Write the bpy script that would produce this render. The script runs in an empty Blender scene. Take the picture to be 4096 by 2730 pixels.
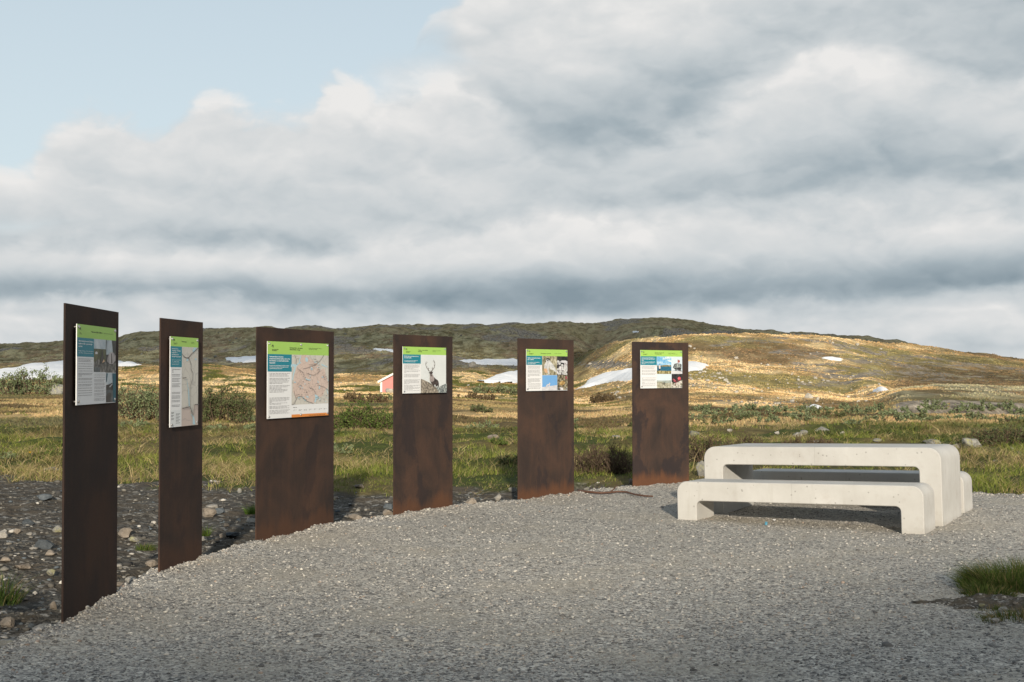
import bpy, bmesh, math, random
import numpy as np
from mathutils import Vector, Matrix
random.seed(7)
RNG = np.random.default_rng(11)
SC = bpy.context.scene
COL = SC.collection
R = math.radians

# ------------------------------------------------------------------ camera
CAM_H = 1.4477
F_PX, PITCH, ROLL = 5000.0, 0.0271978, -0.0020139      # focal length in pixels of a 4096 px wide picture
cam = bpy.data.cameras.new("camera")
cam.sensor_width = 36.0
cam.lens = 36.0 * F_PX / 4096.0
cam.clip_start, cam.clip_end = 0.05, 6000.0
cam_ob = bpy.data.objects.new("camera", cam)
COL.objects.link(cam_ob)
CAM_M = Matrix.Translation((0, 0, CAM_H)) @ Matrix.Rotation(math.pi / 2 + PITCH, 4, 'X') @ Matrix.Rotation(ROLL, 4, 'Z')
cam_ob.matrix_world = CAM_M
SC.camera = cam_ob

# ------------------------------------------------------------------ exposure, sun
SC.view_settings.view_transform = 'Standard'
SC.view_settings.look = 'None'
SC.view_settings.exposure = 0.0
SC.view_settings.gamma = 1.0
SUN_EL = R(16.5)
SUN_AZ = R(-3.0)            # heading the light travels in, measured from +Y towards +X
sun = bpy.data.lights.new("sun", 'SUN')
sun.energy = 5.0
sun.angle = R(1.1)
sun.color = (1.0, 0.89, 0.73)
sun_ob = bpy.data.objects.new("sun", sun)
COL.objects.link(sun_ob)
SUN_D = Vector((math.sin(SUN_AZ) * math.cos(SUN_EL), math.cos(SUN_AZ) * math.cos(SUN_EL), -math.sin(SUN_EL)))
sun_ob.rotation_euler = SUN_D.to_track_quat('-Z', 'Y').to_euler()
sun_ob.location = (5, -40, 30)

# ------------------------------------------------------------------ node helper
class NT:
    def __init__(self, tree):
        self.t = tree
        self.n = tree.nodes
        self.l = tree.links
    def new(self, typ, **kw):
        nd = self.n.new(typ)
        for k, v in kw.items():
            setattr(nd, k, v)
        return nd
    def put(self, sock, v):
        if isinstance(v, bpy.types.NodeSocket):
            self.l.new(v, sock)
        else:
            try:
                sock.default_value = v
            except Exception:
                sock.default_value = tuple(v) + (1.0,)
    def m(self, op, a, b=None, c=None, clamp=False):
        nd = self.new('ShaderNodeMath', operation=op)
        nd.use_clamp = clamp
        self.put(nd.inputs[0], a)
        if b is not None: self.put(nd.inputs[1], b)
        if c is not None: self.put(nd.inputs[2], c)
        return nd.outputs[0]
    def vm(self, op, a, b=None):
        nd = self.new('ShaderNodeVectorMath', operation=op)
        self.put(nd.inputs[0], a)
        if b is not None:
            self.put(nd.inputs[3 if op == 'SCALE' else 1], b)
        return nd.outputs[0]
    def comb(self, x, y, z=0.0):
        nd = self.new('ShaderNodeCombineXYZ')
        for i, v in enumerate((x, y, z)): self.put(nd.inputs[i], v)
        return nd.outputs[0]
    def noise(self, vec, scale=1.0, detail=4.0, rough=0.55, color=False, lac=2.0, dist=0.0):
        nd = self.new('ShaderNodeTexNoise')
        if vec is not None: self.put(nd.inputs['Vector'], vec)
        nd.inputs['Scale'].default_value = scale
        nd.inputs['Detail'].default_value = detail
        nd.inputs['Roughness'].default_value = rough
        nd.inputs['Lacunarity'].default_value = lac
        nd.inputs['Distortion'].default_value = dist
        return nd.outputs['Color' if color else 'Fac']
    def voro(self, vec, scale, out='Distance', feature='F1', rnd=1.0):
        nd = self.new('ShaderNodeTexVoronoi', feature=feature)
        if vec is not None: self.put(nd.inputs['Vector'], vec)
        nd.inputs['Scale'].default_value = scale
        nd.inputs['Randomness'].default_value = rnd
        return nd.outputs[out]
    def ramp(self, fac, stops, interp='LINEAR'):
        nd = self.new('ShaderNodeValToRGB')
        cr = nd.color_ramp
        cr.interpolation = interp
        while len(cr.elements) < len(stops): cr.elements.new(0.5)
        for e, (p, c) in zip(cr.elements, stops):
            e.position = p
            e.color = (c[0], c[1], c[2], 1) if hasattr(c, '__len__') else (c, c, c, 1)
        self.put(nd.inputs[0], fac)
        return nd.outputs[0]
    def mix(self, f, a, b, mode='MIX'):
        nd = self.new('ShaderNodeMix', data_type='RGBA', blend_type=mode)
        self.put(nd.inputs[0], f); self.put(nd.inputs[6], a); self.put(nd.inputs[7], b)
        return nd.outputs[2]
    def maprange(self, v, a, b, c=0.0, d=1.0, smooth=True):
        nd = self.new('ShaderNodeMapRange', interpolation_type='SMOOTHSTEP' if smooth else 'LINEAR')
        for i, x in enumerate((v, a, b, c, d)): self.put(nd.inputs[i], x)
        return nd.outputs[0]

# ------------------------------------------------------------------ sky
world = bpy.data.worlds.new("World")
SC.world = world
world.use_nodes = True
PUFF_K = 1.25
def build_sky():
    t = NT(world.node_tree)
    t.n.clear()
    out = t.new('ShaderNodeOutputWorld')
    bg = t.new('ShaderNodeBackground')
    t.l.new(bg.outputs[0], out.inputs[0])
    sky = t.new('ShaderNodeTexSky', sky_type='NISHITA')
    sky.sun_disc = False
    sky.sun_elevation = SUN_EL
    sky.sun_rotation = SUN_AZ + math.pi
    sky.altitude = 1200.0
    sky.air_density = 1.0
    sky.dust_density = 1.0
    geo = t.new('ShaderNodeNewGeometry')
    d = t.vm('SCALE', geo.outputs['Incoming'], -1.0)
    sep = t.new('ShaderNodeSeparateXYZ'); t.l.new(d, sep.inputs[0])
    az0 = t.m('ARCTAN2', sep.outputs[0], sep.outputs[1])
    el0 = t.m('ARCSINE', sep.outputs[2])
    # compass bearing and height in the sky, warped so that cloud outlines billow
    q0 = t.comb(t.m('MULTIPLY', az0, 7.0), t.m('MULTIPLY', el0, 13.0), 2.0)
    sepw = t.new('ShaderNodeSeparateColor')
    t.l.new(t.noise(q0, 1.0, 4, 0.5, color=True), sepw.inputs[0])
    az = t.m('ADD', az0, t.m('MULTIPLY', t.m('SUBTRACT', sepw.outputs[0], 0.5), 0.12))
    el = t.m('ADD', el0, t.m('MULTIPLY', t.m('SUBTRACT', sepw.outputs[1], 0.5), 0.030))
    AU = lambda u: (u - 1176.0) / 2872.0
    EV = lambda v: (862.0 - v) / 2872.0
    def blob(u, v, su, sv, amp, x=None, y=None):
        dx = t.m('MULTIPLY', t.m('SUBTRACT', az if x is None else x, AU(u)), 2872.0 / su)
        dy = t.m('MULTIPLY', t.m('SUBTRACT', el if y is None else y, EV(v)), 2872.0 / sv)
        r2 = t.m('MULTIPLY_ADD', dx, dx, t.m('MULTIPLY', dy, dy))
        return t.m('MULTIPLY', t.m('POWER', 2.718, t.m('MULTIPLY', r2, -1.0)), amp)
    def total(parts):
        s = parts[0]
        for p in parts[1:]: s = t.m('ADD', s, p)
        return s
    tones = [(1450, 270, 330, 105, -0.44), (1230, 300, 150, 50, -0.14), (1660, 165, 240, 60, -0.22), (2050, 420, 450, 74, -0.54), (1650, 440, 200, 40, -0.16),
             (2290, 110, 300, 150, -0.48), (2140, 652, 660, 76, -0.58), (1500, 674, 480, 56, -0.44), (900, 686, 480, 44, -0.42), (240, 678, 560, 50, -0.44), (2353, 640, 300, 60, -0.2),
             (480, 560, 120, 30, -0.24), (720, 568, 220, 30, -0.32), (1376, 455, 150, 40, -0.20), (30, 560, 130, 40, -0.18), (420, 320, 160, 40, -0.10), (600, 440, 260, 50, -0.08),
             (1360, 716, 180, 14, -0.28), (1000, 400, 200, 60, -0.06),
             (790, 240, 62, 52, 0.28), (300, 320, 120, 30, 0.14), (560, 262, 90, 26, 0.10), (950, 200, 120, 60, 0.10), (1060, 60, 90, 60, 0.16), (60, 450, 120, 30, 0.14), (1420, 590, 330, 46, 0.16), (1200, 530, 140, 50, 0.10), (1965, 150, 75, 80, 0.34), (1700, 190, 60, 60, 0.16), (1100, 30, 100, 60, 0.08),
             (1530, 370, 110, 40, 0.14), (1680, 345, 60, 36, 0.16), (1380, 640, 100, 16, 0.16), (2120, 550, 220, 36, 0.20),
             (800, 648, 140, 18, 0.26), (75, 615, 130, 26, 0.20), (550, 612, 150, 26, 0.12), (1010, 330, 90, 50, 0.10),
             (1560, 748, 900, 20, 0.10), (1655, 724, 58, 22, 0.36), (2210, 797, 40, 26, 0.22),
             (2140, 792, 380, 18, -0.32), (2150, 716, 260, 9, 0.20), (90, 782, 80, 16, -0.36), (60, 735, 140, 6, -0.16), (120, 756, 160, 6, -0.12)]
    tone = total([blob(*b) for b in tones])
    # billows: fine in height, wide along the horizon, seen flatter lower down
    qa = t.comb(t.m('MULTIPLY', az, 8.0), t.m('MULTIPLY', el, 12.0), 3.7)
    n1 = t.noise(qa, 1.25, 8, 0.55)
    qb = t.comb(t.m('MULTIPLY', az, 8.0), t.m('MULTIPLY', t.m('ADD', el, 0.020), 12.0), 3.7)
    n2 = t.noise(qb, 1.25, 6, 0.50)
    relief = t.m('SUBTRACT', n1, n2)
    fine = t.m('SUBTRACT', t.noise(qa, 5.0, 5, 0.5), 0.5)
    def puff(off):
        nd = t.new('ShaderNodeTexVoronoi', feature='F1')
        nd.normalize = True
        wq = t.vm('SCALE', t.vm('SUBTRACT', t.noise(q0, 1.6, 4, 0.55, color=True), (0.5, 0.5, 0.5)), 0.75)
        t.l.new(t.vm('ADD', t.comb(t.m('MULTIPLY', az0, 7.0), t.m('MULTIPLY', t.m('ADD', el0, off), 12.5), 1.3), wq), nd.inputs['Vector'])
        nd.inputs['Scale'].default_value = 1.0
        nd.inputs['Detail'].default_value = 2.5
        nd.inputs['Roughness'].default_value = 0.5
        nd.inputs['Lacunarity'].default_value = 2.3
        return t.m('SUBTRACT', 1.0, nd.outputs['Distance'])
    p1, p2 = puff(0.0), puff(0.016)
    lump = t.m('SUBTRACT', p1, p2)
    # banks of stratocumulus, one behind the other: a sunlit ragged top and a grey flat base
    def curve(pts):
        nd = t.new('ShaderNodeFloatCurve')
        cv = nd.mapping.curves[0]
        q = sorted((( u + 600.0) / 3600.0, 0.5 + (862.0 - v) / 3600.0) for u, v in pts)
        cv.points[0].location = q[0]; cv.points[1].location = q[-1]
        for x_, y_ in q[1:-1]: cv.points.new(x_, y_)
        nd.mapping.use_clip = False
        nd.mapping.update()
        x01 = t.m('MULTIPLY_ADD', azb, 2872.0 / 3600.0, (1176.0 + 600.0) / 3600.0, clamp=True)
        t.l.new(x01, nd.inputs['Value'])
        return t.m('MULTIPLY', t.m('SUBTRACT', nd.outputs[0], 0.5), 3600.0 / 2872.0)
    azb = t.m('MULTIPLY_ADD', t.m('SUBTRACT', sepw.outputs[0], 0.5), 0.05, az0)
    wob = t.m('ADD', t.m('MULTIPLY', t.m('SUBTRACT', p1, 0.62), 0.050), t.m('ADD', t.m('MULTIPLY', t.m('SUBTRACT', n1, 0.5), 0.050), t.m('MULTIPLY', fine, 0.016)))
    elt = t.m('SUBTRACT', el0, wob)                         # ragged tops
    elb = t.m('SUBTRACT', el0, t.m('MULTIPLY', wob, 0.35))  # smoother bases
    def bank(top, base, lit, dark, soft_top=0.010, soft_base=0.012, over=1.0, bend=1.25):
        tp, bs = curve(top), curve(base)
        al = t.m('MULTIPLY', t.maprange(t.m('SUBTRACT', tp, elt), -0.002, soft_top), t.maprange(t.m('SUBTRACT', elb, bs), -soft_base * 0.4, soft_base))
        h = t.m('DIVIDE', t.m('SUBTRACT', tp, elt), t.m('MAXIMUM', 0.004, t.m('SUBTRACT', tp, bs)), clamp=True)
        tn = t.m('MULTIPLY_ADD', t.m('POWER', h, bend), dark - lit, lit)
        tn = t.m('MULTIPLY_ADD', t.m('POWER', t.m('SUBTRACT', 1.0, h), 6.0), 0.10, tn)
        return t.m('MULTIPLY', al, over), tn
    T = t.m('ADD', 0.77, t.m('MULTIPLY', tone, 0.55))
    low_bank = bank([(-600, 575), (0, 585), (300, 592), (500, 578), (700, 590), (850, 580), (1000, 560), (1150, 525), (1300, 500), (1450, 522), (1600, 500), (1800, 520), (2000, 530), (2150, 512), (2353, 525), (3000, 520)],
                    [(-600, 708), (0, 704), (600, 704), (1000, 714), (1300, 738), (1450, 742), (1540, 716), (1700, 702), (2000, 694), (2353, 692), (3000, 692)], 0.87, 0.36, 0.015)
    mid_bank = bank([(-600, 428), (0, 424), (90, 428), (150, 352), (210, 306), (300, 294), (395, 300), (420, 275), (520, 242), (600, 262), (720, 250), (742, 204), (790, 188), (838, 204), (880, 240), (1000, 192), (1080, 215), (1200, 240), (1400, 300), (1550, 330), (1690, 250), (1800, 190), (1900, 130), (2000, 150), (2150, 230), (2353, 240), (3000, 240)],
                    [(-600, 560), (0, 580), (300, 588), (500, 594), (700, 604), (900, 572), (1100, 525), (1300, 492), (1450, 478), (1600, 470), (1800, 480), (2000, 486), (2150, 474), (2353, 446), (3000, 440)], 0.86, 0.46, 0.017, 0.024, 1.0, 1.5)
    top_bank = bank([(-600, 500), (900, 400), (960, 130), (985, 60), (1020, 28), (1080, 0), (1200, -60), (1600, -160), (2353, -260), (3000, -300)],
                    [(-600, 480), (900, 390), (960, 140), (1000, 120), (1060, 180), (1120, 230), (1200, 330), (1300, 360), (1450, 352), (1600, 300), (1700, 215), (1850, 140), (2000, 175), (2150, 265), (2353, 225), (3000, 200)], 0.87, 0.30, 0.017, 0.032, 1.0, 3.0)
    def over(below, bk):
        al, tn = bk
        tn = t.m('ADD', 0.02, t.m('MULTIPLY_ADD', tone, 0.52, tn))
        return t.m('MULTIPLY_ADD', al, t.m('SUBTRACT', tn, below), below)
    T = over(T, low_bank); T = over(T, mid_bank); T = over(T, top_bank)
    T = t.m('MULTIPLY_ADD', lump, PUFF_K, T)
    T = t.m('MULTIPLY_ADD', t.m('SUBTRACT', p1, 0.62), 0.18, T)
    T = t.m('MULTIPLY_ADD', relief, 0.45, T)
    T = t.m('MULTIPLY_ADD', t.m('SUBTRACT', n1, 0.5), 0.16, T)
    T = t.m('MULTIPLY_ADD', fine, 0.07, T, clamp=True)
    cloud = t.ramp(T, [(0.0, (0.245, 0.312, 0.358)), (0.3, (0.385, 0.450, 0.490)), (0.6, (0.585, 0.625, 0.645)), (0.85, (0.725, 0.735, 0.735)), (1.0, (0.83, 0.82, 0.805))])
    L = t.m('SUBTRACT', t.m('MULTIPLY', t.m('SUBTRACT', az, AU(0)), 0.36), t.m('SUBTRACT', el, EV(500)))
    L = t.m('MULTIPLY_ADD', t.m('SUBTRACT', n1, 0.5), 0.05, L)
    cover = t.maprange(L, -0.008, 0.030)
    for al, _ in (low_bank, mid_bank, top_bank): cover = t.m('MAXIMUM', cover, al)
    # open sky: the Nishita sky seen through thin high veil
    clear = t.vm('SCALE', sky.outputs[0], 0.105)
    veil = t.mix(t.m('MAXIMUM', 0.28, t.m('ADD', 0.72, t.m('MULTIPLY', t.m('SUBTRACT', 0.30, el0), 0.9), clamp=True)), clear, (0.685, 0.785, 0.822, 1))
    full = t.mix(cover, veil, cloud)
    # below the horizon the dome fades to a dull ground tone
    low = t.maprange(el0, -0.08, -0.01)
    full = t.mix(low, (0.12, 0.11, 0.09, 1), full)
    t.l.new(full, bg.inputs[0])
    bg.inputs[1].default_value = 1.0
build_sky()
world.cycles_visibility.camera = True

# ------------------------------------------------------------------ projection (used to place things on the ground where they stand)
S2F = 4096.0 / 2353.0
M3 = np.array(CAM_M.to_3x3())
def ray(u, v):
    """direction through a point of the photograph, measured on a 2353 px wide view of it"""
    x, y = u * S2F, v * S2F
    d = M3 @ np.array([(x - 2048.0) / F_PX, -(y - 1365.0) / F_PX, -1.0])
    return d
CAM_P = np.array([0, 0, CAM_H])

# ------------------------------------------------------------------ numpy noise
def _hash(ix, iy, seed):
    h = (ix.astype(np.int64) * 374761393 + iy.astype(np.int64) * 668265263 + seed * 1442695041) & 0x7fffffff
    h = ((h ^ (h >> 13)) * 1274126177) & 0x7fffffff
    h = (h ^ (h >> 16)) & 0xffff
    return h / 65535.0
def vnoise(x, y, seed=0):
    x = np.asarray(x, float); y = np.asarray(y, float)
    ix, iy = np.floor(x), np.floor(y)
    fx, fy = x - ix, y - iy
    fx = fx * fx * fx * (fx * (fx * 6 - 15) + 10); fy = fy * fy * fy * (fy * (fy * 6 - 15) + 10)
    a = _hash(ix, iy, seed); b = _hash(ix + 1, iy, seed); c = _hash(ix, iy + 1, seed); d = _hash(ix + 1, iy + 1, seed)
    return (a + (b - a) * fx) * (1 - fy) + (c + (d - c) * fx) * fy
def fbm(x, y, octs=4, seed=0, gain=0.5):
    s, a, tot = 0.0, 1.0, 0.0
    ca, sa = math.cos(0.6), math.sin(0.6)
    for i in range(octs):
        s = s + a * vnoise(x, y, seed + i * 17)
        tot += a
        x, y = (x * ca - y * sa) * 2.03 + 3.1, (x * sa + y * ca) * 2.03 + 1.7
        a *= gain
    return s / tot
def sstep(a, b, x):
    t = np.clip((np.asarray(x, float) - a) / (b - a), 0, 1)
    return t * t * (3 - 2 * t)

# ------------------------------------------------------------------ the lie of the land
def curve(pts):
    p = np.array(pts, float)
    return lambda u: np.interp(u, p[:, 0], p[:, 1])
C2 = curve([(-600, 893), (150, 893), (270, 890), (600, 897), (765, 903), (900, 905), (1040, 904), (1190, 910), (1320, 918), (1450, 930), (1600, 942), (1900, 945), (2353, 954), (3000, 957)])
C3 = curve([(-600, 876), (0, 873), (145, 876), (200, 860), (270, 846), (330, 841), (470, 838), (590, 855), (700, 863), (765, 867), (870, 868), (1040, 876), (1190, 881), (1320, 898), (1450, 886), (1600, 880), (1800, 892), (1940, 908), (2000, 908), (2070, 897), (2140, 890), (2265, 889), (2353, 893), (3000, 900)])
C5 = curve([(-600, 842), (0, 838), (145, 836), (270, 836), (365, 842), (590, 836), (765, 858), (900, 846), (1060, 845), (1190, 858), (1320, 868), (1450, 848), (1600, 832), (1800, 838), (1940, 842), (2050, 856), (2200, 862), (2353, 868), (3000, 870)])
C6 = curve([(-600, 822), (0, 818), (270, 812), (590, 806), (765, 812), (900, 806), (1060, 812), (1190, 816), (1270, 818), (1316, 813), (1380, 800), (1450, 788), (1511, 782), (1581, 777), (1651, 771), (1765, 769), (1890, 773), (2015, 787), (2140, 799), (2222, 811), (2353, 826), (2600, 842), (3000, 850)])
C7 = curve([(-600, 806), (-100, 800), (0, 796), (60, 795), (147, 788), (272, 781), (300, 771), (330, 766), (367, 765), (465, 762), (588, 757), (650, 760), (675, 754), (705, 752), (735, 754), (766, 761), (830, 759), (901, 756), (1038, 752), (1176, 752), (1316, 746), (1396, 745), (1425, 739), (1441, 736), (1500, 736), (1551, 738), (1676, 752), (1764, 766), (1850, 769), (1940, 776), (2077, 793), (2200, 815), (2353, 840), (3000, 870)])
def levels(u):
    """distances of the folds of the land: the left of the view opens on a wider plain"""
    k = 1 - sstep(1230, 1560, u)
    k2 = sstep(1930, 2080, u)
    return [90 + 105 * k, 180 + 120 * k - 50 * k2, 215 + 130 * k - 45 * k2, 255 + 140 * k, 350 + 170 * k, 450 + 160 * k, 720 + 130 * k]
HORIZON = 862.0
PITCH_T = 2872.3
def up(v, y): return CAM_H - (v - HORIZON) * y / PITCH_T
def profile(t):
    """heights of the land along one bearing t = x / y, at the fixed distances below"""
    u = 1176.5 + PITCH_T * t
    Y2, Y3, Y4, Y5, Y6, Y65, Y7 = levels(u)
    z2, z3, z5, z6, z7 = up(C2(u), Y2), up(C3(u), Y3), up(C5(u), Y5), up(C6(u), Y6), up(C7(u), Y7)
    left = 1 - sstep(1180, 1420, u)
    right = sstep(1960, 2060, u)
    dip3 = left * (0.9 + 0.9 * (1 - sstep(700, 1000, u))) + right * 1.6
    z4 = z3 * 0.5 + z5 * 0.5 - dip3
    ehill = sstep(1250, 1420, u)
    z65 = (1 - ehill) * (z6 * 0.55 + z7 * 0.45) + ehill * (np.minimum(z6, z7) - 7.0)
    return [z2, z3, z4, z5, z6, z65, z7]
PAD_EDGE = np.array([(-420, 1640), (-150, 1560), (0, 1497), (70, 1466), (137, 1441), (262, 1368), (330, 1324), (460, 1286), (586, 1249), (763, 1207), (903, 1187), (1039, 1166), (1190, 1153), (1318, 1135), (1454, 1121), (1582, 1112), (1760, 1104), (2000, 1112), (2130, 1126), (2240, 1136), (2353, 1146), (2600, 1172), (2950, 1220)], float)
def flat_pt(u, v, z=0.0):
    d = ray(u, v)
    return CAM_P + d * ((z - CAM_H) / d[2])
PAD_PTS = np.array([flat_pt(u, v)[:2] for u, v in PAD_EDGE])
_bear = PAD_PTS[:, 0] / PAD_PTS[:, 1]
_rad = np.hypot(PAD_PTS[:, 0], PAD_PTS[:, 1])
def pad_radius(t): return np.interp(t, _bear, _rad)
def pad_dist(x, y):
    """signed distance-like measure: > 0 outside the gravel, < 0 on it"""
    t = x / np.maximum(y, 0.5)
    r = np.hypot(x, y)
    d = r - pad_radius(t)
    side = np.where(y < 3.0, np.abs(x) - 14.0 - 0 * y, -99)
    d = np.where(y < 3.0, np.maximum(side, -3.0), d)
    return d
SOIL_LINE = curve([(-600, 1080), (0, 1088), (140, 1098), (360, 1104), (560, 1122), (700, 1128), (880, 1122), (1040, 1130), (1190, 1122), (1330, 1104), (1450, 1106), (1560, 1104), (1600, 1120), (1700, 1400), (3000, 1500)])
def soil_mask(x, y):
    """1 where bare stony soil shows between the gravel and the meadow"""
    ys = np.maximum(y, 0.5)
    u = 1176.5 + PITCH_T * x / ys
    v = HORIZON + PITCH_T * CAM_H / ys
    n = (fbm(x * 1.3, y * 1.3, 3, 5) - 0.5) * 44
    m = sstep(-10, 14, v - SOIL_LINE(u) + n)
    return m * (y > 2)
def height(x, y):
    x = np.asarray(x, float); y = np.asarray(y, float)
    t = np.clip(x / np.maximum(y, 1.0), -0.95, 0.95)
    ks = profile(t)
    ys = levels(1176.5 + PITCH_T * t)
    zs = [np.zeros_like(t), np.zeros_like(t) + 0.0, ks[0] * 0.35] + ks + [ks[-1] * 0.6, ks[-1] * 0.2 - 10]
    ys = [0.0 * t, 0 * t + 24.0, 0 * t + 50.0] + ys + [0 * t + 1060.0, 0 * t + 1600.0]
    z = np.zeros_like(t)
    yy = np.clip(y, 0, 1599)
    # monotone cubic (Fritsch-Carlson style limited tangents) along each bearing
    n = len(ys)
    sl = [(zs[i + 1] - zs[i]) / (ys[i + 1] - ys[i]) for i in range(n - 1)]
    tg = [sl[0]]
    for i in range(1, n - 1):
        a, b = sl[i - 1], sl[i]
        h = np.where(a * b > 0, 2 * a * b / np.where(np.abs(a + b) < 1e-9, 1, a + b), 0.0)
        tg.append(h)
    tg.append(sl[-1])
    for i in range(n - 1):
        m = (yy >= ys[i]) & (yy < ys[i + 1])
        h = ys[i + 1] - ys[i]
        s = (yy - ys[i]) / h
        zi = (2 * s**3 - 3 * s**2 + 1) * zs[i] + (s**3 - 2 * s**2 + s) * h * tg[i] + (-2 * s**3 + 3 * s**2) * zs[i + 1] + (s**3 - s**2) * h * tg[i + 1]
        z = np.where(m, zi, z)
    # roughness of the land, growing with distance
    k = sstep(25, 120, y)
    amp = 0.0022 * np.maximum(y, 0)
    z = z + k * amp * (fbm(x / 22, y / 30, 4, 21) - 0.5) * 2.2
    z = z + k * amp * (fbm(x / 5.5, y / 9, 4, 31, 0.6) - 0.5) * 1.3
    # stepped outcrops on the hills
    hk = sstep(120, 200, y)
    st = fbm(x / 34, y / 46, 4, 77)
    z = z + hk * 0.0030 * y * (np.abs(st - 0.5) * 2 - 0.25) * 1.9
    # hummocks of the meadow and the dug soil near the gravel
    near = 1 - sstep(60, 120, y)
    z = z + near * sstep(16, 24, y) * ((fbm(x / 1.5, y / 1.5, 3, 41) - 0.5) * 0.40 + (fbm(x / 6, y / 6, 2, 43) - 0.5) * 0.34)
    d = pad_dist(x, y)
    sm = soil_mask(x, y)
    z = np.where(d > 0, z - 0.10 * sstep(0.0, 0.7, d) * sm * (1 - sstep(1.5, 4.5, d)) + sm * sstep(0.2, 1.0, d) * ((fbm(x * 2.2, y * 2.2, 4, 51) - 0.5) * 0.16), z)
    z = np.where(d <= 0.12, np.minimum(z, -0.07), z)
    # the shallow ledge of rock low on the right
    uu = 1176.5 + PITCH_T * x / np.maximum(y, 1)
    Yl = levels(uu)[0]
    step = 0.62 + 0.22 * (fbm(x / 3.0, y * 0 + 1, 3, 91) - 0.5)
    z = z + step * sstep(1985, 2110, uu) * sstep(0.985 * Yl, 1.02 * Yl, y + (fbm(x / 2.2, x * 0, 3, 95) - 0.5) * 3.0) * (1 - sstep(1.06 * Yl, 128, y))
    # an unseen bank added behind the camera, shaped to shade the near gravel
    bank = 15.5 + 2.4 * (fbm(x / 9, y / 9, 4, 61) - 0.5)
    z = z + bank * sstep(-14, -46, y)
    return z
def on_ground(u, v, far=1500.0):
    """the point of the land seen through (u, v)"""
    d = ray(u, v)
    ts = np.concatenate([np.linspace(4, 60, 600), np.geomspace(60, far, 1500)[1:]])
    P = CAM_P[None] + d[None] / d[1] * ts[:, None]
    h = height(P[:, 0], P[:, 1])
    below = np.nonzero(P[:, 2] < h)[0]
    i = below[0] if len(below) else len(ts) - 1
    a = P[max(i - 1, 0)]; b = P[i]
    for _ in range(18):
        c = (a + b) / 2
        if c[2] < height(c[0:1], c[1:2])[0]: b = c
        else: a = c
    return (a + b) / 2
def gz(x, y): return float(height(np.array([x]), np.array([y]))[0])

# ------------------------------------------------------------------ object helpers
def tag(o, label=None, cat=None, group=None, kind=None):
    if label: o['label'] = label
    if cat: o['category'] = cat
    if group: o['group'] = group
    if kind: o['kind'] = kind
    return o
def link(o, parent=None):
    COL.objects.link(o)
    if parent is not None: o.parent = parent
    return o
def mesh_np(name, verts, faces_flat, sizes, mat=None, parent=None, smooth=False, col=None):
    """mesh from flat numpy arrays; sizes = corners per face"""
    me = bpy.data.meshes.new(name)
    verts = np.asarray(verts, np.float32)
    faces_flat = np.asarray(faces_flat, np.int32); sizes = np.asarray(sizes, np.int32)
    me.vertices.add(len(verts)); me.vertices.foreach_set('co', verts.ravel())
    me.loops.add(len(faces_flat)); me.loops.foreach_set('vertex_index', faces_flat)
    me.polygons.add(len(sizes))
    st = np.zeros(len(sizes), np.int32); st[1:] = np.cumsum(sizes)[:-1]
    me.polygons.foreach_set('loop_start', st)
    if smooth: me.polygons.foreach_set('use_smooth', np.ones(len(sizes), bool))
    me.update(calc_edges=True)
    if col is not None:
        a = me.attributes.new('col', 'FLOAT_COLOR', 'POINT')
        c4 = np.ones((len(verts), 4), np.float32); c4[:, :3] = col
        a.data.foreach_set('color', c4.ravel())
    if mat: me.materials.append(mat)
    return link(bpy.data.objects.new(name, me), parent)
def from_bm(name, bm, mat, parent=None, smooth=False):
    me = bpy.data.meshes.new(name)
    bm.normal_update()
    bm.to_mesh(me); bm.free()
    if smooth:
        for p in me.polygons: p.use_smooth = True
    for m in (mat if isinstance(mat, (list, tuple)) else [mat]): me.materials.append(m)
    return link(bpy.data.objects.new(name, me), parent)
def empty(name, loc, rz=0.0):
    o = bpy.data.objects.new(name, None)
    o.empty_display_size = 0.2
    link(o)
    o.location = loc; o.rotation_euler = (0, 0, rz)
    return o

# ------------------------------------------------------------------ materials
def mat(name, rough=0.9, spec=0.3):
    m = bpy.data.materials.new(name)
    m.use_nodes = True
    t = NT(m.node_tree)
    b = t.n['Principled BSDF']
    b.inputs['Roughness'].default_value = rough
    b.inputs['Specular IOR Level'].default_value = spec
    return m, t, b
def plain(name, c, rough=0.7, spec=0.3, metal=0.0, vary=0.12, scale=30.0):
    m, t, b = mat(name, rough, spec)
    tc = t.new('ShaderNodeTexCoord')
    n = t.noise(tc.outputs['Object'], scale, 4, 0.6)
    col = t.mix(n, tuple(x * (1 - vary) for x in c) + (1,), tuple(min(1, x * (1 + vary)) for x in c) + (1,))
    t.l.new(col, b.inputs['Base Color'])
    b.inputs['Metallic'].default_value = metal
    return m
def bump(t, b, h, strength=0.5, dist=0.02):
    n = t.new('ShaderNodeBump')
    n.inputs['Strength'].default_value = strength
    n.inputs['Distance'].default_value = dist
    t.l.new(h, n.inputs['Height'])
    t.l.new(n.outputs[0], b.inputs['Normal'])
    return n
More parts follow.
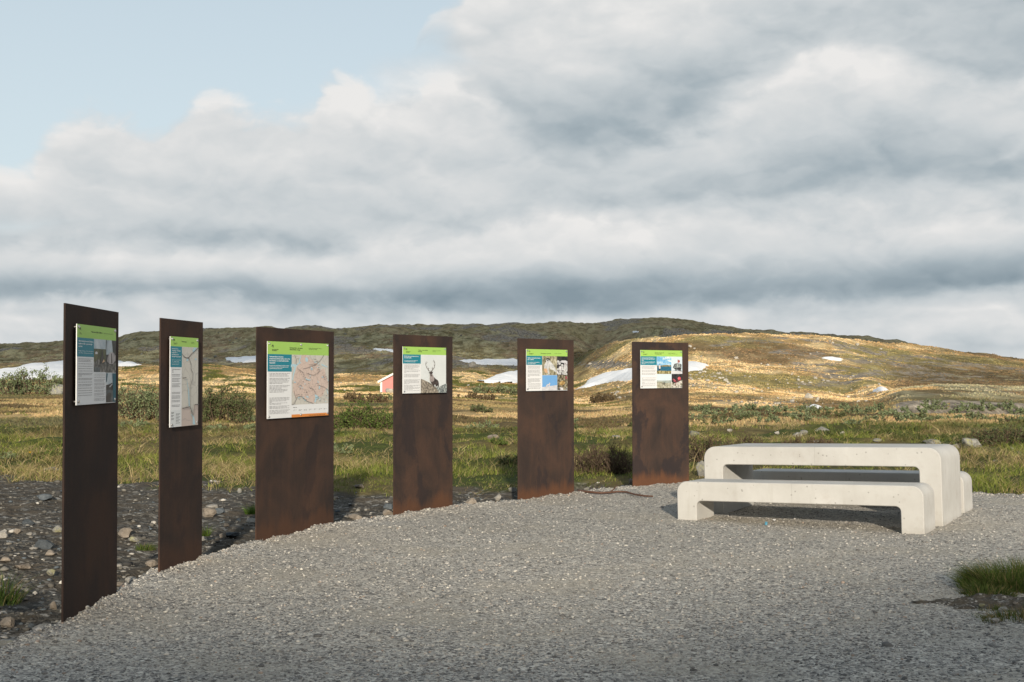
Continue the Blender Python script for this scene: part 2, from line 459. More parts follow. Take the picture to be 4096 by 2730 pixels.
def col_attr_mat(name, rough=0.9, spec=0.15, trans=0.0, vary=0.25, scale=9.0):
    m, t, b = mat(name, rough, spec)
    a = t.new('ShaderNodeAttribute', attribute_name='col')
    geo = t.new('ShaderNodeNewGeometry')
    n = t.noise(geo.outputs['Position'], scale, 3, 0.6)
    k = t.m('MULTIPLY_ADD', n, 2 * vary, 1 - vary)
    c = t.vm('SCALE', a.outputs['Color'], k)
    t.l.new(c, b.inputs['Base Color'])
    if trans:
        tr = t.new('ShaderNodeBsdfTranslucent')
        t.l.new(c, tr.inputs[0])
        mx = t.new('ShaderNodeMixShader'); mx.inputs[0].default_value = trans
        out = t.n['Material Output']
        t.l.new(b.outputs[0], mx.inputs[1]); t.l.new(tr.outputs[0], mx.inputs[2]); t.l.new(mx.outputs[0], out.inputs[0])
    return m
def gravel_mat():
    m, t, b = mat('crushed_gravel', 0.92, 0.2)
    geo = t.new('ShaderNodeNewGeometry')
    P = geo.outputs['Position']
    warp = t.vm('ADD', P, t.vm('SCALE', t.noise(P, 40, 2, 0.5, color=True), 0.012))
    v1 = t.new('ShaderNodeTexVoronoi'); t.l.new(warp, v1.inputs['Vector']); v1.inputs['Scale'].default_value = 95
    v2 = t.new('ShaderNodeTexVoronoi'); t.l.new(warp, v2.inputs['Vector']); v2.inputs['Scale'].default_value = 46
    s1 = t.new('ShaderNodeSeparateColor'); t.l.new(v1.outputs['Color'], s1.inputs[0])
    s2 = t.new('ShaderNodeSeparateColor'); t.l.new(v2.outputs['Color'], s2.inputs[0])
    ramp = [(0.0, (0.075, 0.072, 0.069)), (0.22, (0.205, 0.195, 0.180)), (0.5, (0.375, 0.352, 0.315)), (0.8, (0.525, 0.490, 0.425)), (1.0, (0.70, 0.665, 0.59))]
    c1 = t.ramp(s1.outputs[0], ramp)
    c2 = t.ramp(s2.outputs[0], ramp)
    big = t.m('GREATER_THAN', s2.outputs[1], 0.62)
    c = t.mix(big, c1, c2)
    patch = t.noise(P, 0.9, 5, 0.6)
    dust = t.maprange(patch, 0.46, 0.66)
    c = t.mix(t.m('MULTIPLY', dust, 0.5), c, (0.41, 0.37, 0.30, 1))
    c = t.vm('SCALE', c, t.m('MULTIPLY_ADD', t.noise(P, 0.35, 3, 0.5), 0.5, 0.78))
    t.l.new(c, b.inputs['Base Color'])
    h = t.m('MULTIPLY_ADD', v2.outputs['Distance'], -0.7, t.m('MULTIPLY', v1.outputs['Distance'], -0.5))
    h = t.m('MULTIPLY_ADD', t.noise(P, 14, 4, 0.6), 0.6, h)
    bump(t, b, h, 1.0, 0.011)
    return m
def soil_rock_mat(name, dark, light, scale=12.0, lichen=None, bumpd=0.02):
    m, t, b = mat(name, 0.93, 0.15)
    tc = t.new('ShaderNodeTexCoord')
    oi = t.new('ShaderNodeObjectInfo')
    P = t.vm('ADD', tc.outputs['Object'], t.vm('SCALE', t.comb(oi.outputs['Random'], oi.outputs['Random'], oi.outputs['Random']), 37.0))
    n = t.noise(P, scale, 6, 0.68)
    c = t.ramp(n, [(0.30, dark), (0.52, tuple((a + b_) / 2 for a, b_ in zip(dark, light))), (0.72, light)])
    sp = t.noise(P, scale * 7, 3, 0.7)
    c = t.vm('SCALE', c, t.m('MULTIPLY_ADD', sp, 0.9, 0.55))
    if lichen:
        f = t.maprange(t.noise(P, scale * 0.8, 5, 0.7), 0.50, 0.62)
        c = t.mix(f, c, tuple(lichen) + (1,))
    c = t.vm('SCALE', c, t.m('MULTIPLY_ADD', oi.outputs['Random'], 0.5, 0.75))
    t.l.new(c, b.inputs['Base Color'])
    bump(t, b, t.m('ADD', n, t.m('MULTIPLY', sp, 0.3)), 0.8, bumpd)
    return m
def corten_mat():
    m, t, b = mat('weathered_steel', 0.75, 0.12)
    tc = t.new('ShaderNodeTexCoord'); oi = t.new('ShaderNodeObjectInfo')
    r = oi.outputs['Random']
    off = t.comb(t.m('MULTIPLY', r, 31.0), t.m('MULTIPLY', r, 17.0), t.m('MULTIPLY', r, 5.0))
    O = tc.outputs['Object']
    sep = t.new('ShaderNodeSeparateXYZ'); t.l.new(O, sep.inputs[0])
    P = t.vm('ADD', O, off)
    streak = t.vm('MULTIPLY', P, (5.0, 5.0, 0.8))
    n1 = t.noise(P, 1.9, 5, 0.58, dist=0.6)
    n2 = t.noise(streak, 2.6, 6, 0.6)
    n3 = t.noise(P, 160, 2, 0.6)
    c = t.ramp(n1, [(0.30, (0.036, 0.028, 0.026)), (0.46, (0.054, 0.037, 0.031)), (0.62, (0.075, 0.046, 0.035)), (0.80, (0.093, 0.054, 0.038))])
    c = t.mix(t.m('MULTIPLY', t.maprange(n2, 0.50, 0.70), 0.28), c, (0.092, 0.051, 0.035, 1))
    c = t.mix(t.m('MULTIPLY', t.maprange(n2, 0.44, 0.28), 0.35), c, (0.034, 0.028, 0.028, 1))
    bl_ = t.new('ShaderNodeAttribute', attribute_name='bloom', attribute_type='OBJECT')
    blot = t.noise(t.vm('MULTIPLY', P, (1.0, 1.0, 0.7)), 1.9, 7, 0.62, dist=0.3)
    c = t.mix(t.m('MULTIPLY', t.maprange(t.m('MULTIPLY_ADD', bl_.outputs['Fac'], 0.06, blot), 0.59, 0.65), t.m('MULTIPLY_ADD', bl_.outputs['Fac'], 0.55, 0.2)), c, (0.030, 0.025, 0.027, 1))
    # fresh orange bloom where the plate meets the wet ground
    hz = t.m('MULTIPLY_ADD', t.m('SUBTRACT', t.noise(t.vm('MULTIPLY', P, (2.5, 2.5, 0.6)), 1.4, 5, 0.6), 0.5), 0.55, sep.outputs[2])
    c = t.mix(t.m('MULTIPLY', t.maprange(hz, 0.20, 0.05), t.m('MULTIPLY', bl_.outputs['Fac'], 0.75)), c, (0.145, 0.065, 0.033, 1))
    c = t.vm('SCALE', c, t.m('MULTIPLY', t.m('MULTIPLY_ADD', n3, 0.5, 0.75), t.m('MULTIPLY_ADD', bl_.outputs['Fac'], 0.34, 0.66)))  # plates turned from the sun darkened further: dimmer light put into the colour
    t.l.new(c, b.inputs['Base Color'])
    t.l.new(t.m('MULTIPLY_ADD', n1, 0.2, 0.65), b.inputs['Roughness'])
    bump(t, b, n3, 0.25, 0.002)
    return m
def concrete_mat():
    m, t, b = mat('pale_concrete', 0.8, 0.25)
    tc = t.new('ShaderNodeTexCoord'); O = tc.outputs['Object']
    n = t.noise(O, 2.2, 6, 0.62)
    c = t.ramp(n, [(0.3, (0.445, 0.435, 0.41)), (0.55, (0.515, 0.508, 0.485)), (0.75, (0.575, 0.568, 0.545))])
    st = t.noise(t.vm('MULTIPLY', O, (9, 9, 1.2)), 1.5, 5, 0.6)
    c = t.mix(t.m('MULTIPLY', t.maprange(st, 0.55, 0.75), 0.42), c, (0.40, 0.385, 0.35, 1))
    v = t.new('ShaderNodeTexVoronoi'); t.l.new(O, v.inputs['Vector']); v.inputs['Scale'].default_value = 26
    sc = t.new('ShaderNodeSeparateColor'); t.l.new(v.outputs['Color'], sc.inputs[0])
    pit = t.m('MULTIPLY', t.m('LESS_THAN', v.outputs['Distance'], t.m('MULTIPLY', sc.outputs[1], 0.22)), t.m('GREATER_THAN', sc.outputs[0], 0.55))
    c = t.mix(t.m('MULTIPLY', pit, 0.55), c, (0.20, 0.19, 0.17, 1))
    blot = t.noise(O, 5.5, 6, 0.68)
    c = t.mix(t.m('MULTIPLY', t.maprange(blot, 0.54, 0.68), 0.28), c, (0.38, 0.345, 0.31, 1))
    sx = t.new('ShaderNodeSeparateXYZ'); t.l.new(O, sx.inputs[0])
    splash = t.maprange(t.m('MULTIPLY_ADD', t.noise(O, 11, 5, 0.65), -0.16, sx.outputs[2]), -0.01, -0.085)
    c = t.mix(t.m('MULTIPLY', splash, 0.4), c, (0.30, 0.275, 0.235, 1))
    seam = t.m('LESS_THAN', t.m('ABSOLUTE', t.m('SUBTRACT', sx.outputs[0], 1.18)), 0.0022)
    c = t.mix(t.m('MULTIPLY', seam, 0.35), c, (0.25, 0.24, 0.22, 1))
    t.l.new(c, b.inputs['Base Color'])
    bump(t, b, t.m('SUBTRACT', t.noise(O, 70, 3, 0.6), t.m('MULTIPLY', pit, 0.8)), 0.25, 0.004)
    return m
def land_mat():
    m, t, b = mat('open_land', 0.97, 0.08)
    geo = t.new('ShaderNodeNewGeometry'); P = geo.outputs['Position']
    a = t.new('ShaderNodeAttribute', attribute_name='col')
    k = t.new('ShaderNodeAttribute', attribute_name='cover')      # R rock, G lichen heath, B stony soil
    s = t.new('ShaderNodeSeparateColor'); t.l.new(k.outputs['Color'], s.inputs[0])
    n1 = t.noise(P, 0.9, 6, 0.66)
    n2 = t.noise(P, 5.0, 5, 0.7)
    n0 = t.noise(P, 0.16, 5, 0.6)
    c = t.vm('SCALE', a.outputs['Color'], t.m('MULTIPLY_ADD', n2, 1.1, 0.45))
    # tussocks: dark heath between pale moss
    c = t.mix(t.m('MULTIPLY', t.maprange(n1, 0.50, 0.38), t.m('MULTIPLY_ADD', s.outputs[1], -0.25, 0.5)), c, (0.085, 0.068, 0.034, 1))
    c = t.mix(t.m('MULTIPLY', t.m('MULTIPLY', t.maprange(n1, 0.55, 0.68), s.outputs[1]), 0.75), c, (0.34, 0.32, 0.17, 1))
    rockc = t.ramp(t.noise(t.vm('MULTIPLY', P, (1.6, 0.5, 1.0)), 0.75, 8, 0.72), [(0.34, (0.075, 0.066, 0.056)), (0.50, (0.29, 0.248, 0.195)), (0.66, (0.50, 0.435, 0.35))])
    rf = t.maprange(t.m('MULTIPLY_ADD', t.m('SUBTRACT', n0, 0.5), 0.8, s.outputs[0]), 0.45, 0.60)
    # strewn stones, dark mats of juniper and crowberry on the slopes
    rough = k.outputs['Alpha']
    vs2 = t.new('ShaderNodeTexVoronoi'); t.l.new(t.vm('ADD', P, t.vm('SCALE', t.noise(P, 1.5, 2, 0.5, color=True), 0.5)), vs2.inputs['Vector']); vs2.inputs['Scale'].default_value = 0.55
    q2 = t.new('ShaderNodeSeparateColor'); t.l.new(vs2.outputs['Color'], q2.inputs[0])
    stone = t.m('MULTIPLY', t.m('LESS_THAN', vs2.outputs['Distance'], t.m('MULTIPLY_ADD', q2.outputs[1], 0.11, 0.03)), t.m('GREATER_THAN', q2.outputs[0], 0.45))
    stone = t.m('MULTIPLY', stone, t.m('MULTIPLY', rough, t.maprange(t.noise(P, 0.05, 3, 0.6), 0.42, 0.62)))
    mats = t.noise(t.vm('MULTIPLY', P, (1.0, 0.45, 1.0)), 0.30, 7, 0.68)
    c = t.mix(t.m('MULTIPLY', t.m('MULTIPLY', t.maprange(mats, 0.50, 0.42), rough), 0.6), c, (0.105, 0.092, 0.045, 1))
    c = t.mix(t.m('MULTIPLY', t.m('MULTIPLY', t.maprange(mats, 0.545, 0.60), rough), 0.50), c, (0.50, 0.44, 0.26, 1))
    c = t.mix(rf, c, rockc)
    c = t.mix(stone, c, (0.56, 0.53, 0.47, 1))
    # stony soil near the gravel
    v = t.new('ShaderNodeTexVoronoi'); t.l.new(P, v.inputs['Vector']); v.inputs['Scale'].default_value = 24
    vs = t.new('ShaderNodeSeparateColor'); t.l.new(v.outputs['Color'], vs.inputs[0])
    sc = t.ramp(vs.outputs[0], [(0.0, (0.055, 0.051, 0.045)), (0.6, (0.105, 0.096, 0.082)), (0.86, (0.16, 0.15, 0.13)), (1.0, (0.36, 0.345, 0.315))])
    sc = t.mix(t.maprange(t.noise(P, 2.6, 5, 0.65), 0.45, 0.6), sc, (0.095, 0.080, 0.062, 1))
    c = t.mix(s.outputs[2], c, sc)
    t.l.new(c, b.inputs['Base Color'])
    bump(t, b, t.m('ADD', t.m('MULTIPLY', t.m('MULTIPLY', mats, rough), 6.0), t.m('ADD', t.m('MULTIPLY', n1, 1.0), t.m('MULTIPLY', n2, 0.35))), 0.9, 0.22)
    return m
M = dict(gravel=gravel_mat(), steel=corten_mat(), concrete=concrete_mat(), land=land_mat(),
         grey_rock=soil_rock_mat('grey_granite', (0.10, 0.10, 0.095), (0.34, 0.33, 0.30), 9, (0.30, 0.29, 0.17)),
         pink_rock=soil_rock_mat('pinkish_granite', (0.125, 0.105, 0.085), (0.33, 0.285, 0.235), 11),
         blue_rock=soil_rock_mat('blue_grey_slate', (0.045, 0.055, 0.065), (0.13, 0.145, 0.155), 10),
         pale_rock=soil_rock_mat('pale_quartz', (0.18, 0.17, 0.152), (0.47, 0.445, 0.40), 11),
         hill_rock=soil_rock_mat('hillside_boulder', (0.27, 0.25, 0.215), (0.56, 0.52, 0.45), 2.0),
         steel_pin=plain('brushed_stainless', (0.62, 0.61, 0.60), 0.28, 0.5, 1.0),
         white=plain('board_white', (0.74, 0.75, 0.76), 0.45, 0.35, vary=0.02),
         green=plain('board_green', (0.34, 0.57, 0.115), 0.45, 0.35, vary=0.02),
         teal=plain('board_teal', (0.010, 0.20, 0.27), 0.45, 0.35, vary=0.03),
         orange=plain('board_orange', (0.68, 0.24, 0.05), 0.45, 0.35, vary=0.02),
         ink=plain('board_ink', (0.02, 0.02, 0.02), 0.5, 0.3),
         greyink=plain('board_text_grey', (0.30, 0.30, 0.31), 0.5, 0.3),
         whiteink=plain('board_text_white', (0.80, 0.83, 0.84), 0.5, 0.3, vary=0.02))
snow_m, t_, b_ = mat('old_snow', 0.8, 0.2)
g_ = t_.new('ShaderNodeNewGeometry')
t_.l.new(t_.ramp(t_.noise(g_.outputs['Position'], 0.7, 5, 0.6), [(0.3, (0.90, 0.905, 0.915)), (0.6, (0.97, 0.97, 0.97))]), b_.inputs['Base Color'])
bump(t_, b_, t_.noise(g_.outputs['Position'], 1.5, 4, 0.6), 0.35, 0.15)
M['snow'] = snow_m
M['blade'] = col_attr_mat('grass_blade', 0.75, 0.15, trans=0.3, vary=0.15)
M['tuft'] = col_attr_mat('heath_tuft', 0.9, 0.08, vary=0.35, scale=3.0)
M['pebble'] = col_attr_mat('loose_stone', 0.92, 0.15, vary=0.35, scale=90.0)
M['leaf'] = col_attr_mat('shrub_leaf', 0.7, 0.2, trans=0.25, vary=0.25)
M['bark'] = plain('shrub_bark', (0.105, 0.075, 0.052), 0.9, 0.1, vary=0.4, scale=40)

# ------------------------------------------------------------------ ground sheet
def cover_weights(x, y):
    """what grows or lies on the land: colour of the plant cover, and rock / lichen / soil shares"""
    ys = np.maximum(y, 1.0)
    u = 1176.5 + PITCH_T * x / ys
    z = height(x, y)
    v = HORIZON - (z - CAM_H) * PITCH_T / ys
    green = np.array([0.066, 0.082, 0.024]); straw = np.array([0.33, 0.25, 0.11]); heath = np.array([0.12, 0.092, 0.045])
    ochre = np.array([0.52, 0.345, 0.15]); tan = np.array([0.78, 0.575, 0.30]); moss = np.array([0.27, 0.235, 0.085]); dark = np.array([0.060, 0.050, 0.030])
    def mixc(c, k, w): return c * (1 - w[..., None]) + k * w[..., None]
    nA = fbm(x / 5, y / 9, 4, 101); nB = fbm(x / 18, y / 34, 4, 111); nC = fbm(x / 2.2, y / 3.4, 3, 121); nD = fbm(x / 45, y / 70, 4, 131)
    c = np.zeros(x.shape + (3,)) + green
    c = mixc(c, straw * 0.55, sstep(0.52, 0.64, nC) * 0.7)
    c = mixc(c, np.array([0.060, 0.060, 0.026]), sstep(0.46, 0.36, nA) * 0.7)
    far = sstep(30, 44, y)
    Y2, Y3, Y4, Y5, Y6, Y65, Y7 = levels(u)
    mid = np.zeros_like(c) + heath
    mid = mixc(mid, straw, sstep(0.44, 0.54, nA))
    mid = mixc(mid, np.array([0.085, 0.125, 0.028]), sstep(0.50, 0.58, fbm(x / 14, y / 11, 3, 116)) * (1 - sstep(32, 40, y)) * 0.9)
    mid = mixc(mid, np.array([0.46, 0.33, 0.16]), sstep(0.50, 0.56, fbm(x / 16, y / 5, 3, 117)) * sstep(34, 40, y) * (1 - sstep(70, 90, y)))
    mid = mixc(mid, np.array([0.085, 0.095, 0.05]), sstep(0.54, 0.62, nB) * 0.8)
    c = mixc(c, mid, far)
    # the lit meadow round the hut and the knoll
    lit = sstep(0.55 * Y2, 0.85 * Y2, y) * (1 - sstep(0.93 * Y5, 1.0 * Y5, y)) * (1 - sstep(1350, 1500, u))
    lc = np.zeros_like(c) + tan * 0.86
    lc = mixc(lc, ochre * 0.72, sstep(0.42, 0.54, nB))
    lc = mixc(lc, np.array([0.12, 0.125, 0.028]), sstep(0.54, 0.62, nA))
    c = mixc(c, lc, lit)
    # golden hill on the right
    hill = sstep(1.02 * Y2, 1.2 * Y2, y) * sstep(1300, 1420, u) * (1 - sstep(1.07 * Y6, 1.15 * Y6, y))
    hc = np.zeros_like(c) + ochre
    hc = mixc(hc, tan, sstep(0.46, 0.58, nA))
    hc = mixc(hc, moss, sstep(0.50, 0.60, nB) * 0.8)
    hc = mixc(hc, np.array([0.20, 0.125, 0.065]), sstep(0.54, 0.64, nD) * 0.8)
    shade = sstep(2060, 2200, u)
    hc = mixc(hc, dark, shade * 0.55 * sstep(0.40, 0.55, nA))  # cloud shadow over the hill's right end put into the ground colour
    hc = mixc(hc, np.array([0.21, 0.15, 0.072]), (1 - sstep(1.25 * Y2, 1.7 * Y2, y)) * sstep(0.36, 0.50, nB))
    dome = hill * sstep(1990, 2100, u)
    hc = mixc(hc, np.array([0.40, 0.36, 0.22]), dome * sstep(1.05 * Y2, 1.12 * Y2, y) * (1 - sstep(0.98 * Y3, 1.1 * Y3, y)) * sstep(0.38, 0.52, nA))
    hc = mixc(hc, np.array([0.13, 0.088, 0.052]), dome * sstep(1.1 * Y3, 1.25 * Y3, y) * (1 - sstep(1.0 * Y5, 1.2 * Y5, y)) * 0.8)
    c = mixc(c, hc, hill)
    # dark heath on the far hills
    fh = sstep(0.95 * Y5, 1.06 * Y5, y) * (1 - sstep(1290, 1330, u) * (1 - sstep(1.07 * Y6, 1.15 * Y6, y)))
    dc = np.zeros_like(c) + np.array([0.37, 0.27, 0.16])
    dc = mixc(dc, np.array([0.25, 0.205, 0.10]), sstep(0.44, 0.54, nB))
    dc = mixc(dc, np.array([0.54, 0.48, 0.28]), sstep(0.52, 0.60, nA) * 0.75)
    dc = mixc(dc, np.array([0.38, 0.295, 0.15]), sstep(600, 720, y) * 0.7)
    c = mixc(c, dc, fh)
    c = np.where((y < -5)[..., None], np.array([0.09, 0.08, 0.04]), c)
    rock = np.zeros_like(x)
    rock = np.maximum(rock, hill * (0.10 + 0.42 * sstep(0.50, 0.60, fbm(x / 20, y / 26, 4, 141))))
    rock = np.maximum(rock, fh * (0.20 + 0.38 * sstep(0.52, 0.62, fbm(x / 30, y / 60, 4, 151))))
    rock = np.maximum(rock, 0.75 * np.exp(-((u - 1395) / 90) ** 2 - ((v - 838) / 14) ** 2))
    rock = np.maximum(rock, 0.8 * np.exp(-((u - 430) / 120) ** 2 - ((v - 828) / 9) ** 2))
    rock = np.maximum(rock, 0.95 * sstep(1985, 2110, u) * sstep(0.955 * Y2, 0.985 * Y2, y) * (1 - sstep(1.05 * Y2, 1.09 * Y2, y)))
    rock = np.maximum(rock, 0.7 * np.exp(-((u - 1960) / 90) ** 2 - ((v - 865) / 12) ** 2) * (y > 80))
    rock = np.maximum(rock, 0.55 * np.exp(-((u - 1880) / 120) ** 2 - ((v - 885) / 20) ** 2) * (y > 80))
    lich = fh * 0.75 + hill * (0.25 + 0.6 * shade) + far * 0.25
    soil = sstep(0.15, 0.55, soil_mask(x, y)) * (y < 40) * (1 - sstep(0.9, 1.0, far))
    soil = np.where(y < -2, 0, soil)
    k = np.stack([rock, np.clip(lich, 0, 1), soil], -1)
    rough = np.clip(hill * (0.60 + 0.35 * shade) + fh * 0.95 + lit * 0.35, 0, 1)
    return c, np.concatenate([k, rough[..., None]], -1)
def build_ground():
    rows = np.concatenate([np.linspace(-95, 2, 40), np.linspace(2.4, 5.6, 12), np.arange(5.7, 30, 0.11), 30 * np.exp(np.linspace(0, math.log(900 / 30), 430))[0:], np.linspace(930, 1590, 24)])
    nc = 760
    s = np.linspace(-1, 1, nc)
    w = 16 + np.abs(rows) * 0.62
    X = w[:, None] * s[None]; Y = np.repeat(rows[:, None], nc, 1)
    Z = height(X, Y)
    c, k = cover_weights(X, Y)
    nr = len(rows)
    i = np.arange(nr * nc).reshape(nr, nc)
    f = np.stack([i[:-1, :-1], i[:-1, 1:], i[1:, 1:], i[1:, :-1]], -1).reshape(-1)
    o = mesh_np('ground', np.stack([X, Y, Z], -1).reshape(-1, 3), f, np.full((nr - 1) * (nc - 1), 4), M['land'], smooth=True, col=c.reshape(-1, 3))
    a = o.data.attributes.new('cover', 'FLOAT_COLOR', 'POINT')
    c4 = np.ones((nr * nc, 4), np.float32); c4[:, :4] = k.reshape(-1, 4)
    a.data.foreach_set('color', c4.ravel())
    tag(o, kind='structure')
build_ground()
def build_pad():
    """the gravel apron: one sheet with a heaped rounded rim"""
    rr = np.concatenate([np.linspace(0.08, 0.9, 120), np.linspace(0.9, 1.0, 26)[1:], np.linspace(1.0, 1.02, 6)[1:]])
    tt = np.linspace(_bear[0], _bear[-1], 620)
    rad = pad_radius(tt) + (fbm(tt * 60, tt * 0, 3, 71) - 0.5) * 0.16
    ang = np.arctan(tt)
    Rr = rr[:, None] * rad[None]
    X = Rr * np.sin(ang)[None]; Y = Rr * np.cos(ang)[None]
    d = (1 - rr[:, None]) * rad[None]
    Z = (fbm(X * 1.1, Y * 1.1, 3, 81) - 0.5) * 0.035 + (fbm(X * 6, Y * 6, 2, 83) - 0.5) * 0.014
    Z = Z + 0.02 * np.exp(-(d / 0.35) ** 2) + (fbm(X * 9, Y * 9, 2, 85) - 0.5) * 0.05 * np.exp(-(d / 0.3) ** 2)
    Z = np.where(d < 0, Z - 0.22 * np.minimum(1, (-d / (0.02 * rad[None]))), Z)
    nr, nc = X.shape
    # in front: carry the sheet back past the camera
    i = np.arange(nr * nc).reshape(nr, nc)
    f = np.stack([i[:-1, :-1], i[:-1, 1:], i[1:, 1:], i[1:, :-1]], -1).reshape(-1)
    V = np.stack([X, Y, Z], -1).reshape(-1, 3)
    n0 = len(V)
    back = np.array([(V[i[-1, 0], 0], V[i[-1, 0], 1], 0), (-9, -6, 0), (9, -6, 0), (V[i[-1, -1], 0], V[i[-1, -1], 1], 0), (0, 0.9, 0)])
    V = np.vstack([V, back])
    f2 = [n0 + 4, i[0, 0], i[0, nc // 2], i[0, -1]]
    ring_l = [i[r, 0] for r in range(nr)]; ring_r = [i[r, -1] for r in range(nr)]
    fa = ring_l + [n0 + 1, n0 + 2] + ring_r[::-1] + [i[0, c_] for c_ in range(nc - 2, 0, -1)]
    flat = np.concatenate([f, np.array(fa[::-1])]); sz = np.concatenate([np.full((nr - 1) * (nc - 1), 4), [len(fa)]])
    o = mesh_np('gravel_pad', V, flat, sz, M['gravel'], smooth=True)
    tag(o, kind='structure')
build_pad()

# ------------------------------------------------------------------ information steles
STELES = [(-2.60686641, 7.2576741, 1.59519836, 1.06527609), (-2.58258335, 9.14726078, 1.4276368, 0.79704394), (-2.22423088, 10.84746016, 1.20992012, 1.37336089),
          (-1.22754877, 12.89202135, 1.01621459, 1.06603646), (0.05978887, 14.41113562, 0.88549947, 1.07904897), (1.53323533, 15.99857532, 0.69697429, 1.05756789)]
ST_H, ST_T, GAP, BT = 1.8716, 0.012, 0.030, 0.006
def local_frame(i):
    x, y, yaw, w = STELES[i]
    o = np.array([x, y, 0]); ex = np.array([math.cos(yaw), math.sin(yaw), 0]); n = np.array([math.sin(yaw), -math.cos(yaw), 0])
    return o, ex, n
def hit_plate(i, fx, fy, off):
    """plate coordinates (along, height) seen through a point of the full-size photograph"""
    o, ex, n = local_frame(i)
    o = o + n * off
    d = ray(fx / S2F, fy / S2F)
    s = np.dot(o - CAM_P, n) / np.dot(d, n)
    p = CAM_P + d * s - o
    return float(np.dot(p, ex)), float(p[2])
def quad_bm(bm, pts, mi=0):
    f = bm.faces.new([bm.verts.new(p) for p in pts]); f.material_index = mi
    return f
def box_bm(bm, a, b, bev=0.0, mi=0):
    r = bmesh.ops.create_cube(bm, size=1.0)
    vs = r['verts']
    for v in vs:
        v.co = Vector([a[k] + (v.co[k] + 0.5) * (b[k] - a[k]) for k in range(3)])
    fs = {f for v in vs for f in v.link_faces}
    for f in fs: f.material_index = mi
    if bev:
        es = list({e for v in vs for e in v.link_edges})
        bmesh.ops.bevel(bm, geom=es, offset=bev, segments=2, affect='EDGES', profile=0.5)
def cyl_bm(bm, p, q, r0, r1=None, seg=12, caps=True):
    p, q = Vector(p), Vector(q)
    r1 = r0 if r1 is None else r1
    mtx = Matrix.Translation((p + q) / 2) @ (q - p).to_track_quat('Z', 'Y').to_matrix().to_4x4()
    bmesh.ops.create_cone(bm, cap_ends=caps, segments=seg, radius1=r0, radius2=r1, depth=(q - p).length, matrix=mtx)
_text_cache = {}
def text_mesh(s, size, mat_, parent, name, origin, ex, ez, n, bold=0.0, spacing=1.0, xscale=1.0):
    """lettering as a flat mesh lying on the board"""
    cu = bpy.data.curves.new('lettering', 'FONT')
    cu.body = s; cu.size = size; cu.space_line = spacing; cu.offset = bold; cu.resolution_u = 2
    to = bpy.data.objects.new('lettering', cu)
    COL.objects.link(to)
    bpy.context.view_layer.update()
    me = bpy.data.meshes.new_from_object(to.evaluated_get(bpy.context.evaluated_depsgraph_get()))
    bpy.data.objects.remove(to); bpy.data.curves.remove(cu)
    co = np.zeros(len(me.vertices) * 3); me.vertices.foreach_get('co', co); co = co.reshape(-1, 3)
    P = np.array(origin)[None] + co[:, :1] * xscale * np.array(ex)[None] + co[:, 1:2] * np.array(ez)[None]
    me.vertices.foreach_set('co', P.astype(np.float32).ravel())
    me.materials.clear(); me.materials.append(mat_); me.update()
    me.name = name
    return link(bpy.data.objects.new(name, me), parent)

def photo_mat(name, stops, scale=30.0, stretch=(1, 1, 1), detail=6, rough=0.7, dist=0.0):
    m, t, b = mat(name, 0.42, 0.35)
    tc = t.new('ShaderNodeTexCoord')
    n = t.noise(t.vm('MULTIPLY', tc.outputs['Object'], stretch), scale, detail, rough, dist=dist)
    t.l.new(t.ramp(n, stops), b.inputs['Base Color'])
    return m
def map_mat(name, base, vein, scale):
    m, t, b = mat(name, 0.42, 0.35)
    tc = t.new('ShaderNodeTexCoord'); O = tc.outputs['Object']
    w = t.vm('ADD', O, t.vm('SCALE', t.noise(O, scale * 0.8, 4, 0.6, color=True), 0.12))
    v = t.voro(w, scale, 'Distance', 'DISTANCE_TO_EDGE')
    line = t.maprange(v, 0.0, 0.05, 1.0, 0.0)
    n = t.noise(O, scale * 1.5, 5, 0.65)
    c = t.mix(n, tuple(x * 0.86 for x in base) + (1,), tuple(min(1, x * 1.12) for x in base) + (1,))
    c = t.mix(t.m('MULTIPLY', line, 0.55), c, tuple(vein) + (1,))
    t.l.new(c, b.inputs['Base Color'])
    return m
